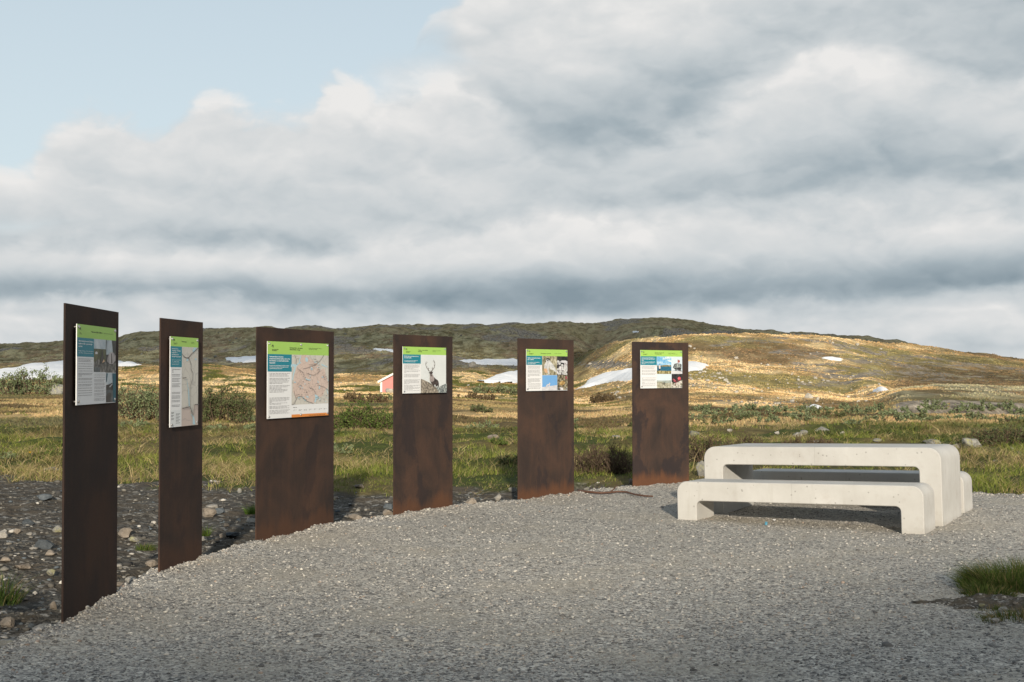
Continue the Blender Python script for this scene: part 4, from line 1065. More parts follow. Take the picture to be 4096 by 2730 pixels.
B.multi('photograph', [(PM['moss_photo'], rect4(.744, .622, 1, .988)), (PM['amber'], B.c([(1140, 1190), (1180, 1140), (1230, 1120), (1270, 1150), (1275, 1200), (1230, 1220), (1200, 1240), (1150, 1220)])), (PM['petals'], B.c([(1120, 1300), (1170, 1270), (1230, 1290), (1240, 1340), (1120, 1342)])), (PM['maroon'], B.c([(1280, 1030), (1320, 1020), (1325, 1080), (1290, 1090)]))])
B.body(0.03, 0.405, 0.345, 0.66, [6, 4, 2], rnd, M['greyink'], 0.020); B.body(0.03, 0.71, 0.345, 0.95, [6, 4, 2], rnd, M['greyink'], 0.0175)
B.pins([(0.03, 0.04), (0.972, 0.04), (0.03, 0.955), (0.97, 0.955)])

# angler, hikers and flower
B, rnd = build_stele(5)
B.rect('header_band', 0, 0, 1, 0.163, M['green'])
B.logo(0.06, 0.042, 0.025, 0.034); B.text("Hardangervidda\nnasjonalpark", 0.06, 0.108, 0.0155, M['ink'], bold=0.025, maxw=0.105)
B.text("Fiskevatn og turar på\nHardangervidda", 0.335, 0.075, 0.026, M['ink'], 'title', 0.025, spacing=1.2, maxw=0.215); B.text("Fishing lakes and hikes on\nHardangervidda mountain plateau", 0.66, 0.075, 0.017, M['ink'], 'title', 0.01, spacing=1.3, maxw=0.225)
B.rect('heading_block', 0, 0.163, 0.383, 0.392, M['teal'])
B.text("Her finn du mange fine fiskevatn og\nhytter. Følg merka stiar når du går til\ndesse.", 0.025, 0.212, 0.026, M['whiteink'], bold=0.03, spacing=1.2, maxw=0.315)
B.text("The area has many nice fishing lakes and cabins.\nFollow the waymarked trails when hiking to\nthese places.", 0.025, 0.315, 0.0195, M['whiteink'], bold=0.025, spacing=1.25, maxw=0.32)
B.multi('photograph', [(PM['cloud_sky'], rect4(.388, .163, .733, .44)), (PM['far_shore'], B.c([(767, 735), (830, 760), (860, 745), (940, 730), (1000, 728), (1060, 735), (1111, 735), (1111, 768), (767, 768)])), (PM['lake'], rect4(.388, .428, .733, .545)),
     (PM['shore'], B.c([(767, 870), (860, 865), (1000, 872), (1111, 868), (1111, 945), (767, 945)])), (PM['skin'], B.c([(815, 735), (850, 735), (855, 790), (850, 825), (818, 820), (812, 775)])), (PM['black'], B.c([(818, 820), (850, 822), (845, 865), (830, 865), (826, 840), (820, 865), (810, 862)])), (PM['black'], B.c([(830, 712), (845, 710), (846, 730), (832, 732)]))])
B.multi('photograph', [(PM['pale_sky'], rect4(.735, .163, 1, .62)), (PM['snow_photo'], B.c([(1116, 880), (1180, 865), (1375, 880), (1377, 945), (1116, 945)])), (PM['black'], B.c([(1155, 790), (1185, 705), (1240, 690), (1330, 700), (1362, 720), (1358, 820), (1345, 850), (1300, 855), (1200, 830)])),
     (PM['rock_grey'], B.c([(1170, 785), (1195, 720), (1260, 705), (1330, 712), (1345, 800), (1290, 790), (1250, 815)])), (PM['black'], B.c([(1210, 830), (1230, 830), (1245, 862), (1350, 855), (1370, 885), (1260, 868), (1120, 875), (1215, 860)])),
     (PM['maroon'], B.c([(1270, 690), (1268, 610), (1280, 592), (1290, 610), (1318, 615), (1325, 650), (1305, 675), (1285, 665), (1282, 695)])), (PM['amber'], B.c([(1288, 620), (1300, 620), (1296, 660), (1286, 650)]))])
B.multi('photograph', [(PM['pale_sky'], rect4(.388, .624, .737, .80)), (PM['moor_far'], B.c([(770, 1100), (900, 1108), (1116, 1098), (1116, 1165), (770, 1165)])), (PM['moor'], B.c([(770, 1145), (870, 1140), (1000, 1165), (1116, 1160), (1116, 1284), (770, 1288)])),
     (PM['black'], B.c(person_shape(914, 1145, 62, 24))), (PM['black'], B.c(person_shape(951, 1145, 62, 22)))])
B.multi('photograph', [(PM['black'], rect4(.739, .622, 1, .985)), (PM['lichen_white'], B.c([(1120, 1140), (1180, 1170), (1240, 1160), (1310, 1120), (1380, 1090), (1381, 1276), (1120, 1282)])), (PM['maroon'], B.c([(1142, 1080), (1170, 1055), (1205, 1080), (1240, 1120), (1215, 1150), (1180, 1130)])),
     (PM['red'], B.c([(1268, 1050), (1285, 1020), (1315, 1012), (1342, 1035), (1345, 1080), (1320, 1100), (1285, 1090)])), *[(PM['maroon'], B.c(q)) for q in stroke([(1290, 1090), (1240, 1150), (1195, 1215)], 9)]])
B.body(0.025, 0.42, 0.37, 0.665, [3, 5, 5], rnd, M['greyink'], 0.0195); B.body(0.03, 0.725, 0.37, 0.95, [2, 6, 4], rnd, M['greyink'], 0.0172)
B.pins([(0.03, 0.04), (0.972, 0.04), (0.03, 0.955), (0.972, 0.955)])

# ------------------------------------------------------------------ concrete table and benches
TX, TY, TYAW = 4.09760053, 11.9383192, -0.524946242
TL, TW, BX, BY, BL, BW, BH, BY2, TH = 2.40060771, 0.941166613, -0.0329700922, -0.659907672, 2.40397364, 0.479546773, 0.425273075, 1.26860487, 0.74825539
TA, TB, TZ = 0.02238411, -0.01116564, -0.00147971
def table_matrix():
    c, s = math.cos(TYAW), math.sin(TYAW)
    ex = Vector((c * math.cos(TA), s * math.cos(TA), math.sin(TA))); e2 = Vector((-s, c, 0)); ez = ex.cross(e2)
    ey = e2 * math.cos(TB) + ez * math.sin(TB); ez = ex.cross(ey)
    return Matrix(((ex.x, ey.x, ez.x, TX), (ex.y, ey.y, ez.y, TY), (ex.z, ey.z, ez.z, TZ), (0, 0, 0, 1)))
TM = table_matrix()
def arch(name, top_name, a0, b0, L, W, H, leg, beam, ro, ri, label, cat, group=None):
    """a cast arch: slab with rounded shoulders on two wall legs; local x along, y depth"""
    root = bpy.data.objects.new(name, None); link(root)
    root.matrix_world = TM @ Matrix.Translation((a0 - L, b0, 0))
    tag(root, label, cat, group)
    N = 8
    zs = H - max(ro, beam + ri)                 # joint height between slab piece and legs
    outer_l = [(0, zs)] + [(ro - ro * math.cos(k / N * math.pi / 2), H - ro + ro * math.sin(k / N * math.pi / 2)) for k in range(N + 1)]
    outer_r = [(L - x, z) for x, z in outer_l][::-1]
    inner_r = [(L - leg, zs)] + [(L - leg - ri + ri * math.cos(k / N * math.pi / 2), H - beam - ri + ri * math.sin(k / N * math.pi / 2)) for k in range(N + 1)]
    inner_l = [(L - x, z) for x, z in inner_r][::-1]
    def dedupe(p):
        o = [p[0]]
        for q in p[1:]:
            if abs(q[0] - o[-1][0]) + abs(q[1] - o[-1][1]) > 1e-5: o.append(q)
        return o
    prof = dedupe(outer_l + outer_r + inner_r + inner_l)
    def extrude(pr, nm, open_ends):
        bm = bmesh.new()
        bv = 0.006
        n = len(pr)
        # inset profile for a small softened arris on front and back faces
        def inset(d):
            out = []
            for k in range(n):
                p0, p1, p2 = Vector(pr[k - 1]), Vector(pr[k]), Vector(pr[(k + 1) % n])
                e1 = (p1 - p0).normalized(); e2 = (p2 - p1).normalized()
                n1 = Vector((e1.y, -e1.x)); n2 = Vector((e2.y, -e2.x))
                m = (n1 + n2)
                m = m / max(0.3, m.dot(n1)) if m.length > 1e-6 else n1
                q = p1 + m * d
                if k in open_ends: q = Vector((q.x, p1.y))
                out.append(q)
            return out
        ins = inset(bv)
        loops = []
        for y_, pts in ((0, ins), (bv, [Vector(p) for p in pr]), (W - bv, [Vector(p) for p in pr]), (W, ins)):
            loops.append([bm.verts.new((p.x, y_, p.y)) for p in pts])
        for a, b in zip(loops[:-1], loops[1:]):
            for k in range(n):
                if (k in open_ends) and ((k + 1) % n in open_ends): 
                    f = bm.faces.new([a[k], a[(k + 1) % n], b[(k + 1) % n], b[k]])
                else:
                    f = bm.faces.new([a[k], a[(k + 1) % n], b[(k + 1) % n], b[k]])
                    f.smooth = True
        bm.faces.new(loops[0][::-1]); bm.faces.new(loops[-1])
        bmesh.ops.recalc_face_normals(bm, faces=bm.faces[:])
        for e in bm.edges:
            if len(e.link_faces) == 2 and e.calc_face_angle(0) > 0.6: e.smooth = False
        o = from_bm(nm, bm, M['concrete'], root)
        return o
    ends = {k for k, p in enumerate(prof) if abs(p[1] - zs) < 1e-6}
    extrude(prof, top_name, ends)
    for x0, x1 in ((0, leg), (L - leg, L)):
        pr = [(x0, -0.18), (x0, zs), (x1, zs), (x1, -0.18)]
        extrude(pr, 'leg', {0, 1, 2, 3})
    return root
arch('picnic_table', 'table_top', 0, 0, TL, TW, TH, 0.205, 0.185, 0.125, 0.05, "large pale concrete arch table with rounded shoulders standing on the gravel", 'table')
arch('bench', 'seat', BX, BY, BL, BW, BH, 0.205, 0.190, 0.105, 0.05, "pale concrete bench on the near side of the table, fully in view", 'bench', 'concrete benches at the table')
arch('bench', 'seat', BX, BY2, BL, BW, BH, 0.205, 0.190, 0.105, 0.05, "pale concrete bench half hidden on the far side of the table", 'bench', 'concrete benches at the table')

# ------------------------------------------------------------------ scattering helpers
def blades(P, hgt, wid, lean, face, col, simple=False, curl=0.5):
    """grass blades: base points P, height, width, lean vector (xy, as share of height), facing angle, colour"""
    n = len(P)
    wx = np.stack([np.cos(face), np.sin(face), np.zeros(n)], -1) * wid[:, None] * 0.5
    up_ = np.stack([lean[:, 0] * hgt, lean[:, 1] * hgt, hgt], -1)
    mid = up_ * np.array([1 - curl, 1 - curl, 1.0])[None] * 0.55
    if simple:
        V = np.stack([P - wx, P + wx, P + up_], 1)
        F = np.arange(3 * n); S = np.full(n, 3)
        k = np.array([0.8, 0.8, 1.05])
    else:
        V = np.stack([P - wx, P + wx, P + mid + wx * 0.75, P + mid - wx * 0.75, P + up_], 1)
        b = np.arange(n)[:, None] * 5
        F = np.concatenate([b + np.array([[0, 1, 2, 3]]), b + np.array([[3, 2, 4]])], 1).reshape(-1)
        S = np.tile(np.array([4, 3]), n)
        k = np.ones(5)
    m = V.shape[1]
    C = np.repeat(col[:, None, :], m, 1)
    return V.reshape(-1, 3), F, S, C.reshape(-1, 3)
def merge(parts):
    V, F, S, C, off = [], [], [], [], 0
    for v, f, s_, c in parts:
        V.append(v); F.append(f + off); S.append(s_); C.append(c); off += len(v)
    return np.concatenate(V), np.concatenate(F), np.concatenate(S), np.concatenate(C)
_ico = {}
def ico(sub):
    if sub not in _ico:
        bm = bmesh.new(); bmesh.ops.create_icosphere(bm, subdivisions=sub, radius=1.0)
        bm.verts.ensure_lookup_table()
        _ico[sub] = (np.array([v.co[:] for v in bm.verts]), np.array([[v.index for v in f.verts] for f in bm.faces]))
        bm.free()
    return _ico[sub]
def noise3(p, seed):
    return (fbm(p[:, 0] + 3.3 * p[:, 2] * 0.4, p[:, 1] - p[:, 2] * 0.8 + 5, 3, seed) + fbm(p[:, 1] + 9, p[:, 2] + p[:, 0] * 0.3, 3, seed + 5)) - 1.0
def rock_mesh(name, seed, dims, sub=3, m=None, facets=13):
    v, f = ico(sub)
    r = np.random.default_rng(seed)
    p = v.copy()
    # chop the ball by random planes for flat broken faces, then roughen
    for _ in range(facets):
        n = r.normal(size=3); n /= np.linalg.norm(n)
        d = r.uniform(0.50, 0.88)
        k = p @ n
        p = p - np.where(k > d, (k - d) * 0.92, 0)[:, None] * n[None]
    p = p * (1 + 0.26 * noise3(v * 1.6, seed)[:, None] + 0.12 * noise3(v * 5.0, seed + 3)[:, None])
    p /= np.abs(p).max(0)
    p = p * np.array(dims)[None] / 2
    p[:, 2] += dims[2] * 0.28
    me = bpy.data.meshes.new(name)
    me.from_pydata(p.tolist(), [], f.tolist())
    me.materials.append(m)
    return me

# ------------------------------------------------------------------ an unseen cloud added behind the camera, its edge shaped to shade the far hills
def build_shade_cloud():
    D = 1500.0
    sd = np.array(SUN_D)
    perp = np.array([math.cos(SUN_AZ), -math.sin(SUN_AZ), 0.0])
    upv = np.cross(perp, sd); upv = upv if upv[2] > 0 else -upv
    def edge(q): return 114 + 13 * sstep(22, 50, q) - 30 * sstep(118, 180, q)
    r = np.random.default_rng(5)
    v, f = ico(3)
    parts = []
    for q in np.arange(-420, 520, 26.0):
        for k in range(7):
            rad = 24 + 9 * k + r.uniform(-4, 4)
            if k == 0: rad = 20 + r.uniform(-3, 3)
            w = float(edge(q)) + rad * 0.93 + k * 46 + (r.uniform(-2, 4) if k == 0 else 0)
            c = -sd * (D + r.uniform(-60, 60)) + perp * (q + r.uniform(-8, 8)) + upv * w
            p = v * rad * (1 + 0.22 * noise3(v * 1.8, int(r.integers(1e6)))[:, None]) + c[None]
            parts.append((p, f.reshape(-1), np.full(len(f), 3), np.ones_like(p)))
    V, F, S, C = merge(parts)
    m, t, b = mat('shade_cloud', 1.0, 0.0)
    b.inputs['Base Color'].default_value = (0.8, 0.8, 0.82, 1)
    o = mesh_np('cloud', V, F, S, m, smooth=True)
    tag(o, kind='structure')
build_shade_cloud()

# ------------------------------------------------------------------ meadow grass
def grass_ok(x, y):
    return (pad_dist(x, y) > 0.25) & (RNG.random(len(x)) > soil_mask(x, y) * 1.6 - 0.25)
def build_grass():
    parts = []
    # tussocks near the gravel
    n = 46000
    y = 9.0 * np.exp(RNG.random(n) * math.log(66 / 9.0)); x = RNG.uniform(-0.64, 0.64, n) * (y + 2)
    ok = grass_ok(x, y); x, y = x[ok], y[ok]
    n = len(x)
    nC = fbm(x / 1.5, y / 2.2, 3, 121); nE = fbm(x / 4.2, y / 6, 3, 171)
    thick = fbm(x / 0.9, y / 0.9, 2, 181)
    keep = RNG.random(n) < (0.12 + 0.25 * (1 - sstep(20, 26, y)) + 1.0 * sstep(0.40, 0.56, thick)) * (1 - 0.82 * sstep(29, 42, y))
    x, y, nC, nE = x[keep], y[keep], nC[keep], nE[keep]
    n = len(x)
    k = 12
    X = np.repeat(x, k) + RNG.normal(0, 0.055, n * k); Y = np.repeat(y, k) + RNG.normal(0, 0.055, n * k)
    dry = np.repeat(sstep(0.50, 0.60, nC + 0.25 * (nE - 0.5)), k)
    isd = RNG.random(n * k) < 0.12 + 0.54 * dry
    Z = height(X, Y) - 0.02
    h = np.where(isd, RNG.uniform(0.04, 0.16, n * k), RNG.uniform(0.04, 0.13, n * k)) * np.repeat(0.6 + 0.8 * nE, k)
    h = h * np.where(RNG.random(n * k) < 0.03, 1.9, 1.0) * np.repeat(0.55 + 0.75 * sstep(0.35, 0.65, fbm(x / 2.6, y / 3.2, 2, 186)), k)
    ang = RNG.uniform(0, 2 * math.pi, n * k)
    tuftdir = np.repeat(RNG.uniform(-0.5, 1.1, n), k)
    ln = np.where(isd, RNG.uniform(0.6, 3.6, n * k), RNG.uniform(0.2, 1.7, n * k))
    lean = np.stack([np.cos(ang) * ln * 0.8 + tuftdir * isd, np.sin(ang) * ln * 0.8], -1)
    w = np.maximum(0.0048, 0.00042 * Y) * RNG.uniform(0.7, 1.3, n * k)
    g = np.array([0.115, 0.170, 0.030]); g2 = np.array([0.330, 0.350, 0.075]); d1 = np.array([0.58, 0.47, 0.25]); d2 = np.array([0.40, 0.29, 0.13])
    a = RNG.random(n * k)[:, None]
    col = np.where(isd[:, None], d1 * a + d2 * (1 - a), g * a + g2 * (1 - a)) * RNG.uniform(0.75, 1.2, n * k)[:, None] * np.repeat(RNG.uniform(0.55, 1.2, n), k)[:, None]
    parts.append(blades(np.stack([X, Y, Z], -1), h, w, lean, RNG.uniform(0, math.pi, n * k), col))
    V, F, S, C = merge(parts)
    tag(mesh_np('meadow_grass', V, F, S, M['blade'], col=C), kind='stuff')
build_grass()
def build_far_growth():
    """dry grass and heath on the plain and the hills, as upright wisps that catch the low sun"""
    n = 170000
    y = 27 * np.exp(RNG.random(n) * math.log(640 / 27.0)); x = RNG.uniform(-0.5, 0.5, n) * y
    c, kk = cover_weights(x, y)
    keep = RNG.random(n) > np.clip(kk[:, 0] * 1.3, 0, 0.95)
    keep &= fbm(x / 3.0, y / 5.0, 3, 191) > 0.40
    x, y, c = x[keep], y[keep], c[keep]
    n = len(x); k = 3
    X = np.repeat(x, k) + RNG.normal(0, 0.0012, n * k) * np.repeat(y, k); Y = np.repeat(y, k) + RNG.normal(0, 0.003, n * k) * np.repeat(y, k)
    Z = height(X, Y) - 0.03
    h = RNG.uniform(0.06, 0.18, n * k) * (0.7 + 0.0022 * Y)
    w = 0.0016 * Y * RNG.uniform(0.6, 1.5, n * k) + 0.02
    lean = RNG.normal(0, 0.5, (n * k, 2))
    C = np.repeat(c, k, 0)
    C = C * 0.92 + 0.08 * C.mean(1, keepdims=True)
    C = C * RNG.uniform(0.78, 1.08, (n * k, 1)) * RNG.uniform(0.93, 1.07, (n * k, 3))
    V, F, S, C = blades(np.stack([X, Y, Z], -1), h, w, lean, RNG.uniform(-0.9, 0.9, n * k), C, simple=True)
    tag(mesh_np('moorland_growth', V, F, S, M['tuft'], col=C), kind='stuff')
build_far_growth()

# ------------------------------------------------------------------ loose stones of gravel and soil
def build_pebbles():
    v, f = ico(1)
    def heap(x, y, z, size, col, flat=0.65):
        n = len(x)
        r = RNG.uniform(0.65, 1.35, (n, len(v), 1))
        p = v[None] * r
        sc = size[:, None] * RNG.uniform(0.6, 1.3, (n, 3)) * np.array([1, 1, flat])
        p = p * sc[:, None, :]
        a = RNG.uniform(0, 6.28, n); ca, sa = np.cos(a)[:, None], np.sin(a)[:, None]
        px = p[..., 0] * ca - p[..., 1] * sa; py = p[..., 0] * sa + p[..., 1] * ca
        P = np.stack([px + x[:, None], py + y[:, None], p[..., 2] + z[:, None]], -1)
        F = (f[None] + (np.arange(n) * len(v))[:, None, None]).reshape(-1)
        return P.reshape(-1, 3), F, np.full(n * len(f), 3), np.repeat(col[:, None, :], len(v), 1).reshape(-1, 3)
    pal = np.array([(0.15, 0.146, 0.14), (0.24, 0.233, 0.222), (0.38, 0.362, 0.335), (0.44, 0.42, 0.38), (0.50, 0.48, 0.43), (0.33, 0.26, 0.21)])
    n = 46000
    y = 5.2 * np.exp(RNG.random(n) ** 0.8 * math.log(19 / 5.2)); x = RNG.uniform(-0.5, 0.5, n) * y
    d = pad_dist(x, y); ok = d < 0.02
    x, y, d = x[ok], y[ok], d[ok]
    # a denser rim along the heaped edge
    m = 9000
    t = RNG.uniform(_bear[1], _bear[-2], m); rr_ = pad_radius(t) + RNG.normal(-0.10, 0.13, m); a = np.arctan(t)
    x = np.concatenate([x, rr_ * np.sin(a)]); y = np.concatenate([y, rr_ * np.cos(a)])
    n = len(x)
    size = RNG.gamma(2.6, 0.0015, n) + 0.003
    size[-m:] *= 1.1
    col = pal[RNG.choice(6, n, p=[0.20, 0.30, 0.27, 0.15, 0.05, 0.03])] * RNG.uniform(0.8, 1.2, (n, 1))
    z = (fbm(x * 1.1, y * 1.1, 3, 81) - 0.5) * 0.035 + (fbm(x * 6, y * 6, 2, 83) - 0.5) * 0.014 + size * 0.12
    dd = -pad_dist(x, y)
    z = z + 0.02 * np.exp(-(np.maximum(dd, 0) / 0.35) ** 2) + (fbm(x * 9, y * 9, 2, 85) - 0.5) * 0.05 * np.exp(-(np.maximum(dd, 0) / 0.3) ** 2)
    z = np.where(dd < 0, np.maximum(z + dd * 0.5, height(x, y) + size * 0.2), z)
    V, F, S, C = heap(x, y, z, size, col)
    tag(mesh_np('loose_gravel', V, F, S, M['pebble'], col=C), kind='stuff')
    # stony soil
    n = 16000
    y = 6.0 * np.exp(RNG.random(n) * math.log(24 / 6.0)); x = RNG.uniform(-0.5, 0.3, n) * y
    ok = (pad_dist(x, y) > 0.08) & (RNG.random(n) < soil_mask(x, y))
    x, y = x[ok], y[ok]; n = len(x)
    size = RNG.gamma(1.5, 0.0062, n) + 0.004
    size = np.minimum(size, 0.045)
    pal2 = np.array([(0.065, 0.064, 0.062), (0.115, 0.108, 0.095), (0.17, 0.16, 0.14), (0.22, 0.21, 0.19), (0.46, 0.44, 0.40), (0.11, 0.13, 0.145)])
    col = pal2[RNG.choice(6, n, p=[0.22, 0.30, 0.22, 0.13, 0.05, 0.08])] * RNG.uniform(0.8, 1.2, (n, 1))
    V, F, S, C = heap(x, y, height(x, y) + size * 0.15, size, col, 0.6)
    tag(mesh_np('soil_pebbles', V, F, S, M['pebble'], col=C), kind='stuff')
build_pebbles()

# ------------------------------------------------------------------ stones one can tell apart
def place_stone(u, v, wpx, hk, m, label, name='stone', seed=0, dk=0.8, rz=None, cat='stone', sub=3, group=None):
    p = on_ground(u, v)
    w = wpx * p[1] / PITCH_T
    me = rock_mesh(name, seed, (w, w * dk, w * hk * 1.35), sub, m)
    o = link(bpy.data.objects.new(name, me))
    o.location = (p[0], p[1] + 0.0, p[2] - w * hk * 0.05)
    o.rotation_euler = (0, 0, rz if rz is not None else random.Random(seed).uniform(-0.4, 0.4))
    tag(o, label, cat, group)
    return o
g_soil = 'stones in the bare soil behind the steles'
STONES = [
 (102, 1262, 44, .5, 'blue_rock', "large blue-grey angular stone in the soil left of the nearest stele"),
 (116, 1275, 26, .45, 'pink_rock', "pinkish brown stone lying right in front of the large blue-grey one"),
 (4, 1236, 27, .7, 'pale_rock', "pale upright stone at the left edge of the picture, in bare soil"),
 (40, 1226, 16, .7, 'pink_rock', "small brown stone beside the pale stone at the left edge"),
 (286, 1233, 46, .45, 'pink_rock', "broad flat pinkish stone in soil between the two darkest steles"),
 (308, 1245, 30, .42, 'grey_rock', "greenish grey stone just below the broad pinkish one"),
 (303, 1340, 32, .5, 'pale_rock', "speckled white granite stone at the gravel edge between first two steles"),
 (276, 1347, 32, .32, 'pink_rock', "flat tan stone at the gravel edge touching the nearest stele's foot"),
 (347, 1302, 30, .5, 'pink_rock', "rounded brown stone by the foot of the narrow stele"),
 (353, 1207, 15, .65, 'pale_rock', "small pale pink stone at the left side of the narrow stele"),
 (479, 1187, 37, .62, 'pink_rock', "big tan block of stone just right of the narrow stele"),
 (487, 1166, 28, .28, 'pale_rock', "thin pale slab lying behind the big tan block"),
 (505, 1180, 24, .5, 'blue_rock', "dark blue stone leaning on the right side of the tan block"),
 (466, 1243, 22, .45, 'pale_rock', "pale stone half hidden by the lower right side of the narrow stele"),
 (577, 1203, 32, .42, 'pale_rock', "pale cream stone touching the left side of the widest stele"),
 (530, 1234, 44, .25, 'blue_rock', "long tilted blue-grey slab in soil before the widest stele"),
 (514, 1236, 20, .7, 'pink_rock', "small brown stone at the left end of the tilted blue-grey slab"),
 (520, 1210, 14, .55, 'pink_rock', "small pinkish stone in soil midway between narrow and widest steles"),
 (550, 1133, 11, 1.0, 'grey_rock', "little round grey stone at the grass edge left of the widest stele"),
 (102, 1150, 40, .38, 'blue_rock', "dark flat slab far back in the soil left of the nearest stele"),
 (64, 1208, 30, .5, 'blue_rock', "dull grey-green stone left of the nearest stele, below the dark slab"),
 (131, 1222, 24, .6, 'grey_rock', "grey stone touching the left side of the nearest stele"),
 (67, 1230, 15, .5, 'pale_rock', "small white stone in soil left of the nearest stele"),
 (20, 1442, 38, .6, 'pink_rock', "grey-pink rounded stone low at the left, near grass blades"),
 (106, 1447, 62, .2, 'pale_rock', "flat cream slab at the foot of the nearest stele"),
 (70, 1444, 20, .55, 'blue_rock', "dark small stone at the left end of the flat cream slab"),
 (119, 1082, 42, .22, 'grey_rock', "pale grey slab at the grass edge behind the nearest stele"),
 (52, 1307, 38, .35, 'pink_rock', "dull reddish flat stone in soil at far left"),
 (117, 1320, 20, .6, 'grey_rock', "small white-grey stone left of the nearest stele, midway down"),
 (13, 1290, 28, .4, 'pink_rock', "tan stone in soil at the left border of the picture"),
 (80, 1367, 12, .7, 'pale_rock', "tiny white stone in dark soil left of the nearest stele's foot"),
 (5, 1330, 14, .7, 'grey_rock', "small greenish stone at the left border below the tan stone"),
 (124, 1400, 20, .9, 'pink_rock', "brown stone hugging the lower left edge of the nearest stele"),
 (893, 1169, 25, .62, 'blue_rock', "grey-blue stone at the left side of the reindeer stele"),
 (892, 1184, 27, .5, 'pink_rock', "tan wedge of stone below the grey-blue one by the reindeer stele"),
 (824, 1122, 27, .4, 'pink_rock', "pale stone at the grass edge between widest and reindeer steles"),
 (771, 1148, 13, .55, 'pink_rock', "small tan stone close to the right side of the widest stele"),
 (1083, 1163, 30, .65, 'pink_rock', "pinkish lumpy boulder on the gravel edge right of the reindeer stele"),
 (1143, 1150, 20, .7, 'pale_rock', "pale broken stone in soil before the bird stele's left side"),
 (1178, 1130, 22, .5, 'grey_rock', "grey-green stone by the left side of the bird stele"),
 (1347, 1127, 13, .5, 'pale_rock', "white pebble-like stone behind the fallen stick"),
 (1450, 1114, 14, 1.0, 'pink_rock', "brown stone tucked against the left side of the angler stele"),
 (1432, 1122, 14, .5, 'blue_rock', "dark stone in soil behind the right half of the fallen stick"),
 (1135, 1012, 32, .45, 'pink_rock', "rounded reddish boulder standing in grass right of the reindeer stele"),
 (1611, 1094, 30, 1.2, 'grey_rock', "tall lichen-spotted boulder beside the left end of the table"),
 (1595, 1002, 26, .5, 'grey_rock', "pointed grey boulder just right of the angler stele in green grass"),
 (1677, 992, 13, .6, 'pale_rock', "small pale rock in green grass right of the angler stele"),
 (1415, 1007, 22, .3, 'grey_rock', "flat grey rock in grass between bird and angler steles"),
 (1832, 1006, 28, .45, 'grey_rock', "left grey boulder of the touching pair beyond the table"),
 (1847, 1000, 20, .6, 'grey_rock', "right lichened boulder of the touching pair beyond the table"),
 (1887, 994, 38, .35, 'grey_rock', "broad grey boulder on the green strip beyond the middle of table"),
 (1786, 998, 14, .5, 'pale_rock', "small white rock left of the boulder pair beyond the table"),
 (1935, 1000, 15, .6, 'pale_rock', "small white rock right of the broad grey boulder"),
 (1876, 1017, 15, .45, 'grey_rock', "small flat rock just above the table top's middle"),
 (2015, 1016, 21, .4, 'grey_rock', "lichened rock just above the right half of the table"),
 (2145, 1020, 48, .22, 'grey_rock', "long low grey slab just above the table's right corner"),
 (2232, 1028, 52, .42, 'grey_rock', "yellowish lichened boulder right of the table's corner"),
 (2200, 1030, 26, .4, 'grey_rock', "smaller lichened rock touching the left of the yellowish boulder"),
 (2325, 1033, 10, .6, 'pale_rock', "tiny white rock in grass at far right"),
 (2340, 1046, 20, .5, 'blue_rock', "dark rock in grass at the right edge of the picture"),
 (2288, 1062, 14, .4, 'grey_rock', "small flat rock in the grass right of the benches"),
 (130, 908, 44, .6, 'grey_rock', "big rounded grey boulder in the meadow behind the nearest stele"),
 (2330, 1458, 46, .45, 'pale_rock', "pale stone in gravel below the dark grass clump at right"),
]
for k, (u, v, w, hk, m, lab) in enumerate(STONES):
    big = any(q in lab for q in ('boulder', 'block'))
    place_stone(u, v, w, hk, M[m], lab, 'boulder' if big else 'stone', 300 + k, cat='boulder' if big else 'stone')
# elongated ones
p = on_ground(817, 1196); w = 50 * p[1] / PITCH_T
o = link(bpy.data.objects.new('stone', rock_mesh('stone', 901, (w, w * 0.42, w * 0.40), 3, M['pink_rock'], 5)))
o.location = p; o.rotation_euler = (0, 0, R(-32)); tag(o, "long tan stone lying between the widest and the reindeer stele", 'stone')
for k, (u, v, w, m, lab) in enumerate([(2256, 1402, 16, 'grey_rock', "small grey stone on bare soil left between the grass patches"), (2288, 1438, 20, 'pale_rock', "pale pebble left of the low ragged grass patch"),
                                       (2304, 1413, 24, 'grey_rock', "flat grey stone on bare soil just under the large dark clump"), (2335, 1398, 14, 'pink_rock', "small tan stone on bare soil near the right border")]):
    p = flat_pt(u, v); w_ = w * p[1] / PITCH_T
    o = link(bpy.data.objects.new('stone', rock_mesh('stone', 950 + k, (w_, w_ * 0.8, w_ * 0.5), 3, M[m]))); o.location = (p[0], p[1], 0.025); tag(o, lab, 'stone')
p = on_ground(31, 1490); w = 84 * p[1] / PITCH_T
o = link(bpy.data.objects.new('stone', rock_mesh('stone', 902, (w * 1.2, w * 0.5, w * 0.34), 3, M['grey_rock'], 5)))
o.location = p; o.rotation_euler = (0, 0, R(16)); tag(o, "long weathered grey stone at the gravel's lower left corner", 'stone')

